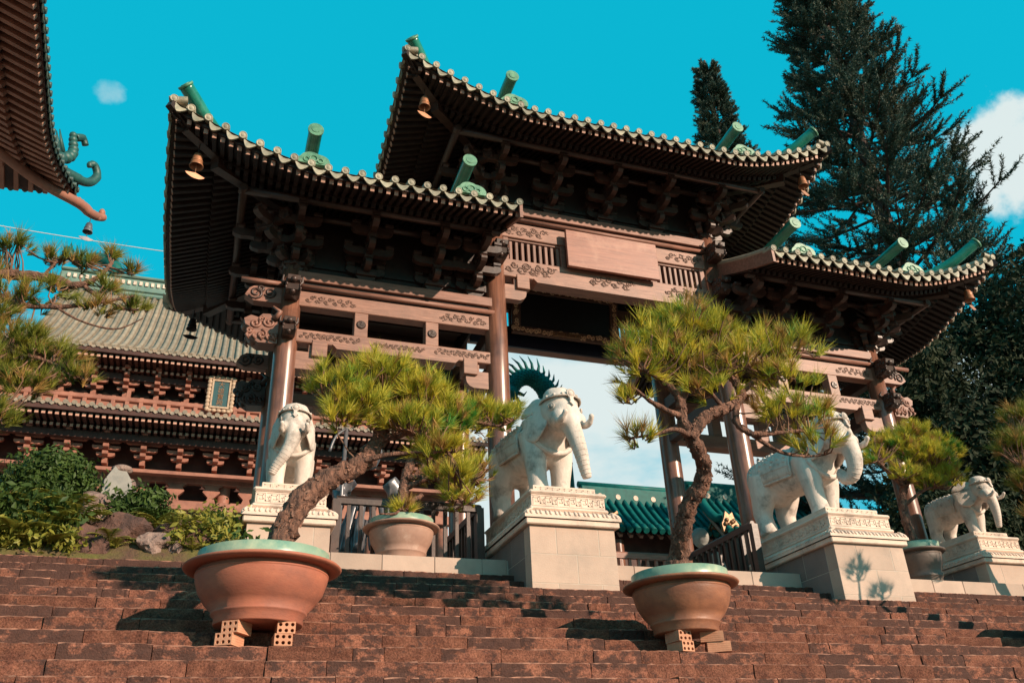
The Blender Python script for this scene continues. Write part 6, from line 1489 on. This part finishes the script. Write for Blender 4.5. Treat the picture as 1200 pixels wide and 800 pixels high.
# ================================================================== ROCK GARDEN, LEFT
m = MB(); rows = []
for j in range(13):
    row = []
    for i in range(34):
        x = -6.5 + 6.85*i/33; y = 9.86 + 3.2*j/12
        e = min(1, j/2.5)*0.42 + 0.22*math.sin(x*1.9+1.2)*min(1, j/3) + noise.noise(Vector((x*1.7, y*1.7, 3)))*0.18*min(1, j/2) - max(0, (x+0.35)*1.2)*0.4*min(1, j/3)
        row.append((x, y, 2.46 + max(0.0, e) + (0.16 if j > 0 else 0.0)))
    rows.append(row)
rows.insert(0, [(p[0], 9.86, 2.2) for p in rows[0]])
m.grid(rows); m.build('garden_bed', 'moss', kind='structure', fix=False)
def rock(label, c, r, seed, mt='rock', sub=3):
    import bmesh
    bm = bmesh.new(); bmesh.ops.create_icosphere(bm, subdivisions=sub, radius=1.0)
    for v in bm.verts:
        n1 = noise.noise(v.co*1.3+Vector((seed*7.1, 0, 0))); n2 = noise.noise(v.co*3.4+Vector((0, seed*3.3, 0))); n3 = abs(noise.noise(v.co*0.9+Vector((0, 0, seed*5.7))))
        v.co *= 1 + 0.35*n1 + 0.14*n2 - 0.25*n3
        v.co = Vector((v.co.x*r[0], v.co.y*r[1], v.co.z*r[2]))
    me = bpy.data.meshes.new('garden_rock'); bm.to_mesh(me); bm.free(); me.materials.append(MATS[mt])
    tag(link('garden_rock', me, loc=c), label, 'rock', 'rocks in the garden bed')
rock('flat-topped brown boulder right of the garden bed, beside the first pedestal', (-0.30, 10.35, 2.76), (0.46, 0.38, 0.26), 1)
rock('large rough brown boulder under the leaning slab in the garden bed', (-0.98, 10.38, 2.80), (0.40, 0.36, 0.30), 2)
rock('dark blocky rock at the step edge left of the pale pitted rock', (-1.28, 10.05, 2.64), (0.25, 0.2, 0.22), 3)
rock('pale pitted rock sitting at the edge of the top step', (-0.62, 10.0, 2.66), (0.16, 0.14, 0.14), 4, 'rock_pale')
rock('small pinkish stone beside the pale pitted rock', (-0.37, 9.98, 2.62), (0.085, 0.08, 0.10), 5, 'rock_pale')
rock('reddish rounded rock behind the ferns under the clipped bush', (-1.36, 10.75, 3.22), (0.26, 0.24, 0.24), 6, 'rock_pale')
rock('dark upright rock against the leftmost pedestal', (0.12, 10.45, 2.86), (0.17, 0.2, 0.32), 7)
# leaning stone slab
sl = thing('standing_stone_slab', 'grey green upright stone slab with a capping ledge in the garden', 'stone slab', (-1.16, 11.0, 3.0))
m = MB(); m.prism([(-0.18,0),(0.16,0),(0.19,0.35),(0.15,0.68),(0.06,0.82),(-0.06,0.84),(-0.16,0.66),(-0.20,0.3)], fxz, -0.07, 0.09); m.build('slab', 'stone_grey', sl)
m = MB(); m.prism([(0.10,0.1),(0.27,0.12),(0.29,0.45),(0.20,0.62),(0.12,0.60)], fxz, -0.02, 0.14); m.build('side_slab', 'stone_grey', sl)
m = MB(); m.ball((0.04,0,0.83), (0.13,0.10,0.06), 10, 6); m.ball((0.16,0.03,0.62), (0.08,0.08,0.12), 10, 6); m.build('cap', 'rock_pale', sl)
sl.rotation_euler = (0, R(-3), R(18))
leafy('clipped_bush', 'dense rounded clipped bush with small dark green leaves in the garden', (-1.92, 10.9, 3.0), [(0,0,0.52,0.52,0.46,0.40),(0.08,0,0.50,0.46,0.44,0.42)], 31, 9000, 0.035, 'leaf_green', 0.3, cat='bush', trunk_r=0.04)
leafy('garden_shrub', 'low dark green shrub between the slab and the boulder', (-0.85, 10.75, 3.05), [(0,0,0.25,0.30,0.25,0.20),(-0.22,0,0.18,0.2,0.2,0.16)], 32, 2600, 0.04, 'leaf_green', 0, cat='shrub')
leafy('garden_shrub', 'pale trailing weeds at the step edge beside the bowl', (-0.02, 10.05, 2.62), [(0,0,0.16,0.34,0.15,0.13),(-0.3,0.02,0.08,0.18,0.12,0.10),(0.1,0.1,0.32,0.2,0.12,0.12)], 33, 900, 0.045, 'leaf_fern', 0, cat='weeds')
leafy('garden_shrub', 'reddish twiggy plant behind the flat boulder', (0.0, 11.1, 2.9), [(0,0,0.35,0.3,0.2,0.2),(-0.4,0,0.3,0.22,0.2,0.14)], 34, 1300, 0.04, 'leaf_fern', 0, cat='shrub')
leafy('potted_sprouts', 'leafy green sprouts growing beside the trunk in the terracotta bowl', (0.28, 6.78, 1.74), [(0,0,0.09,0.12,0.08,0.07),(0.12,0.05,0.06,0.1,0.08,0.05),(-0.1,0.0,0.14,0.05,0.05,0.06)], 35, 90, 0.035, 'leaf_green', 0, cat='plant')
def fern(label, c, n, L, seed, mt='leaf_fern', rise=0.6, spread=(0, 6.28), wd=0.17):
    rs = np.random.RandomState(seed); t_ = thing('fern', label, 'fern', c, 'ferns in the garden bed'); V = []
    m = MB()
    for i in range(n):
        a = rs.uniform(*spread); d = np.array([math.cos(a), math.sin(a), 0]); l = L*rs.uniform(0.6, 1.15); up = rise*rs.uniform(0.6, 1.3); side = np.array([-d[1], d[0], 0])
        pts = [d*l*t + np.array([0, 0, l*(up*t*1.5 - 0.95*up*t*t*1.2)]) for t in np.linspace(0, 1, 13)]
        m.tube([tuple(p) for p in pts], [0.006]*12+[0.002], 4, cap=False)
        for k in range(1, 13):
            ww = l*wd*math.sin(math.pi*(0.12+0.86*k/13))*1.6; p = pts[k]; t = pts[k]-pts[k-1]; t = t/np.linalg.norm(t); g_ = l*0.040
            for sd in (-1, 1):
                tip = p + side*sd*ww + t*ww*0.35 + np.array([0, 0, -ww*0.25]); V.append([p-t*g_, p+t*g_, tip])
    m.build('stems', mt, t_, kind='stuff', fix=False); tris_obj('fronds', np.array(V), mt, t_)
fern('yellow green fern arching in front of the clipped bush', (-2.02, 10.3, 3.02), 16, 0.52, 41)
fern('broad pale fern at the left edge of the garden', (-2.35, 10.1, 2.85), 16, 0.55, 42)
fern('low yellow fern cascading over the dark blocky rock', (-1.42, 10.15, 2.92), 18, 0.42, 43)
fern('bushy fern spilling over the step edge at the far left', (-1.95, 9.95, 2.68), 16, 0.40, 44, rise=0.4)
fern('glossy green fern beside the hall column behind the flat boulder', (-0.55, 10.65, 2.98), 12, 0.50, 45, 'leaf_green', 0.7)
fern('small fern sprouting between boulder and pale pitted rock', (-0.98, 9.98, 2.60), 10, 0.26, 46)
fern('leafy fern clump below the clipped bush', (-1.68, 10.02, 2.80), 18, 0.40, 47)
fern('tuft of fern on top of the brown boulder', (-0.62, 10.35, 3.0), 9, 0.34, 48)

fern('yellowish fern between the clipped bush and the reddish rock', (-1.62, 10.45, 3.10), 14, 0.40, 49)
fern('shadowed fern at the foot of the garden near the left edge', (-2.3, 9.93, 2.66), 16, 0.36, 50, rise=0.45)
fern('small bright fern by the dark upright rock beside the pedestal', (-0.05, 10.3, 2.85), 10, 0.30, 51)
fern('upright fern at the left edge behind the pale fern', (-2.6, 10.5, 3.05), 16, 0.6, 52)
fern('drooping fern over the step edge left of the dark blocky rock', (-1.62, 9.92, 2.62), 14, 0.32, 53, rise=0.3)
leafy('garden_shrub', 'broad-leaved plants with bright tips below the clipped bush', (-1.85, 10.05, 2.70), [(0,0,0.22,0.45,0.16,0.18),(-0.55,0,0.25,0.35,0.16,0.2)], 36, 1500, 0.055, 'leaf_green', 0, cat='shrub')
leafy('garden_shrub', 'tangled pale creeper along the foot of the left garden', (-1.75, 9.93, 2.55), [(0,0,0.1,0.55,0.10,0.10),(-0.7,0,0.12,0.4,0.10,0.12)], 37, 1300, 0.045, 'leaf_fern', 0, cat='shrub')

fern('mossy fern tuft in front of the large brown boulder', (-1.05, 10.0, 2.66), 14, 0.30, 54)
fern('arching fern right of the large brown boulder', (-0.42, 10.15, 2.86), 12, 0.36, 55)
fern('low fern in front of the flat-topped boulder', (-0.2, 9.98, 2.62), 12, 0.26, 56, rise=0.4)
fern('pale fern between the clipped bush and stone slab', (-1.45, 10.6, 3.15), 12, 0.36, 57)
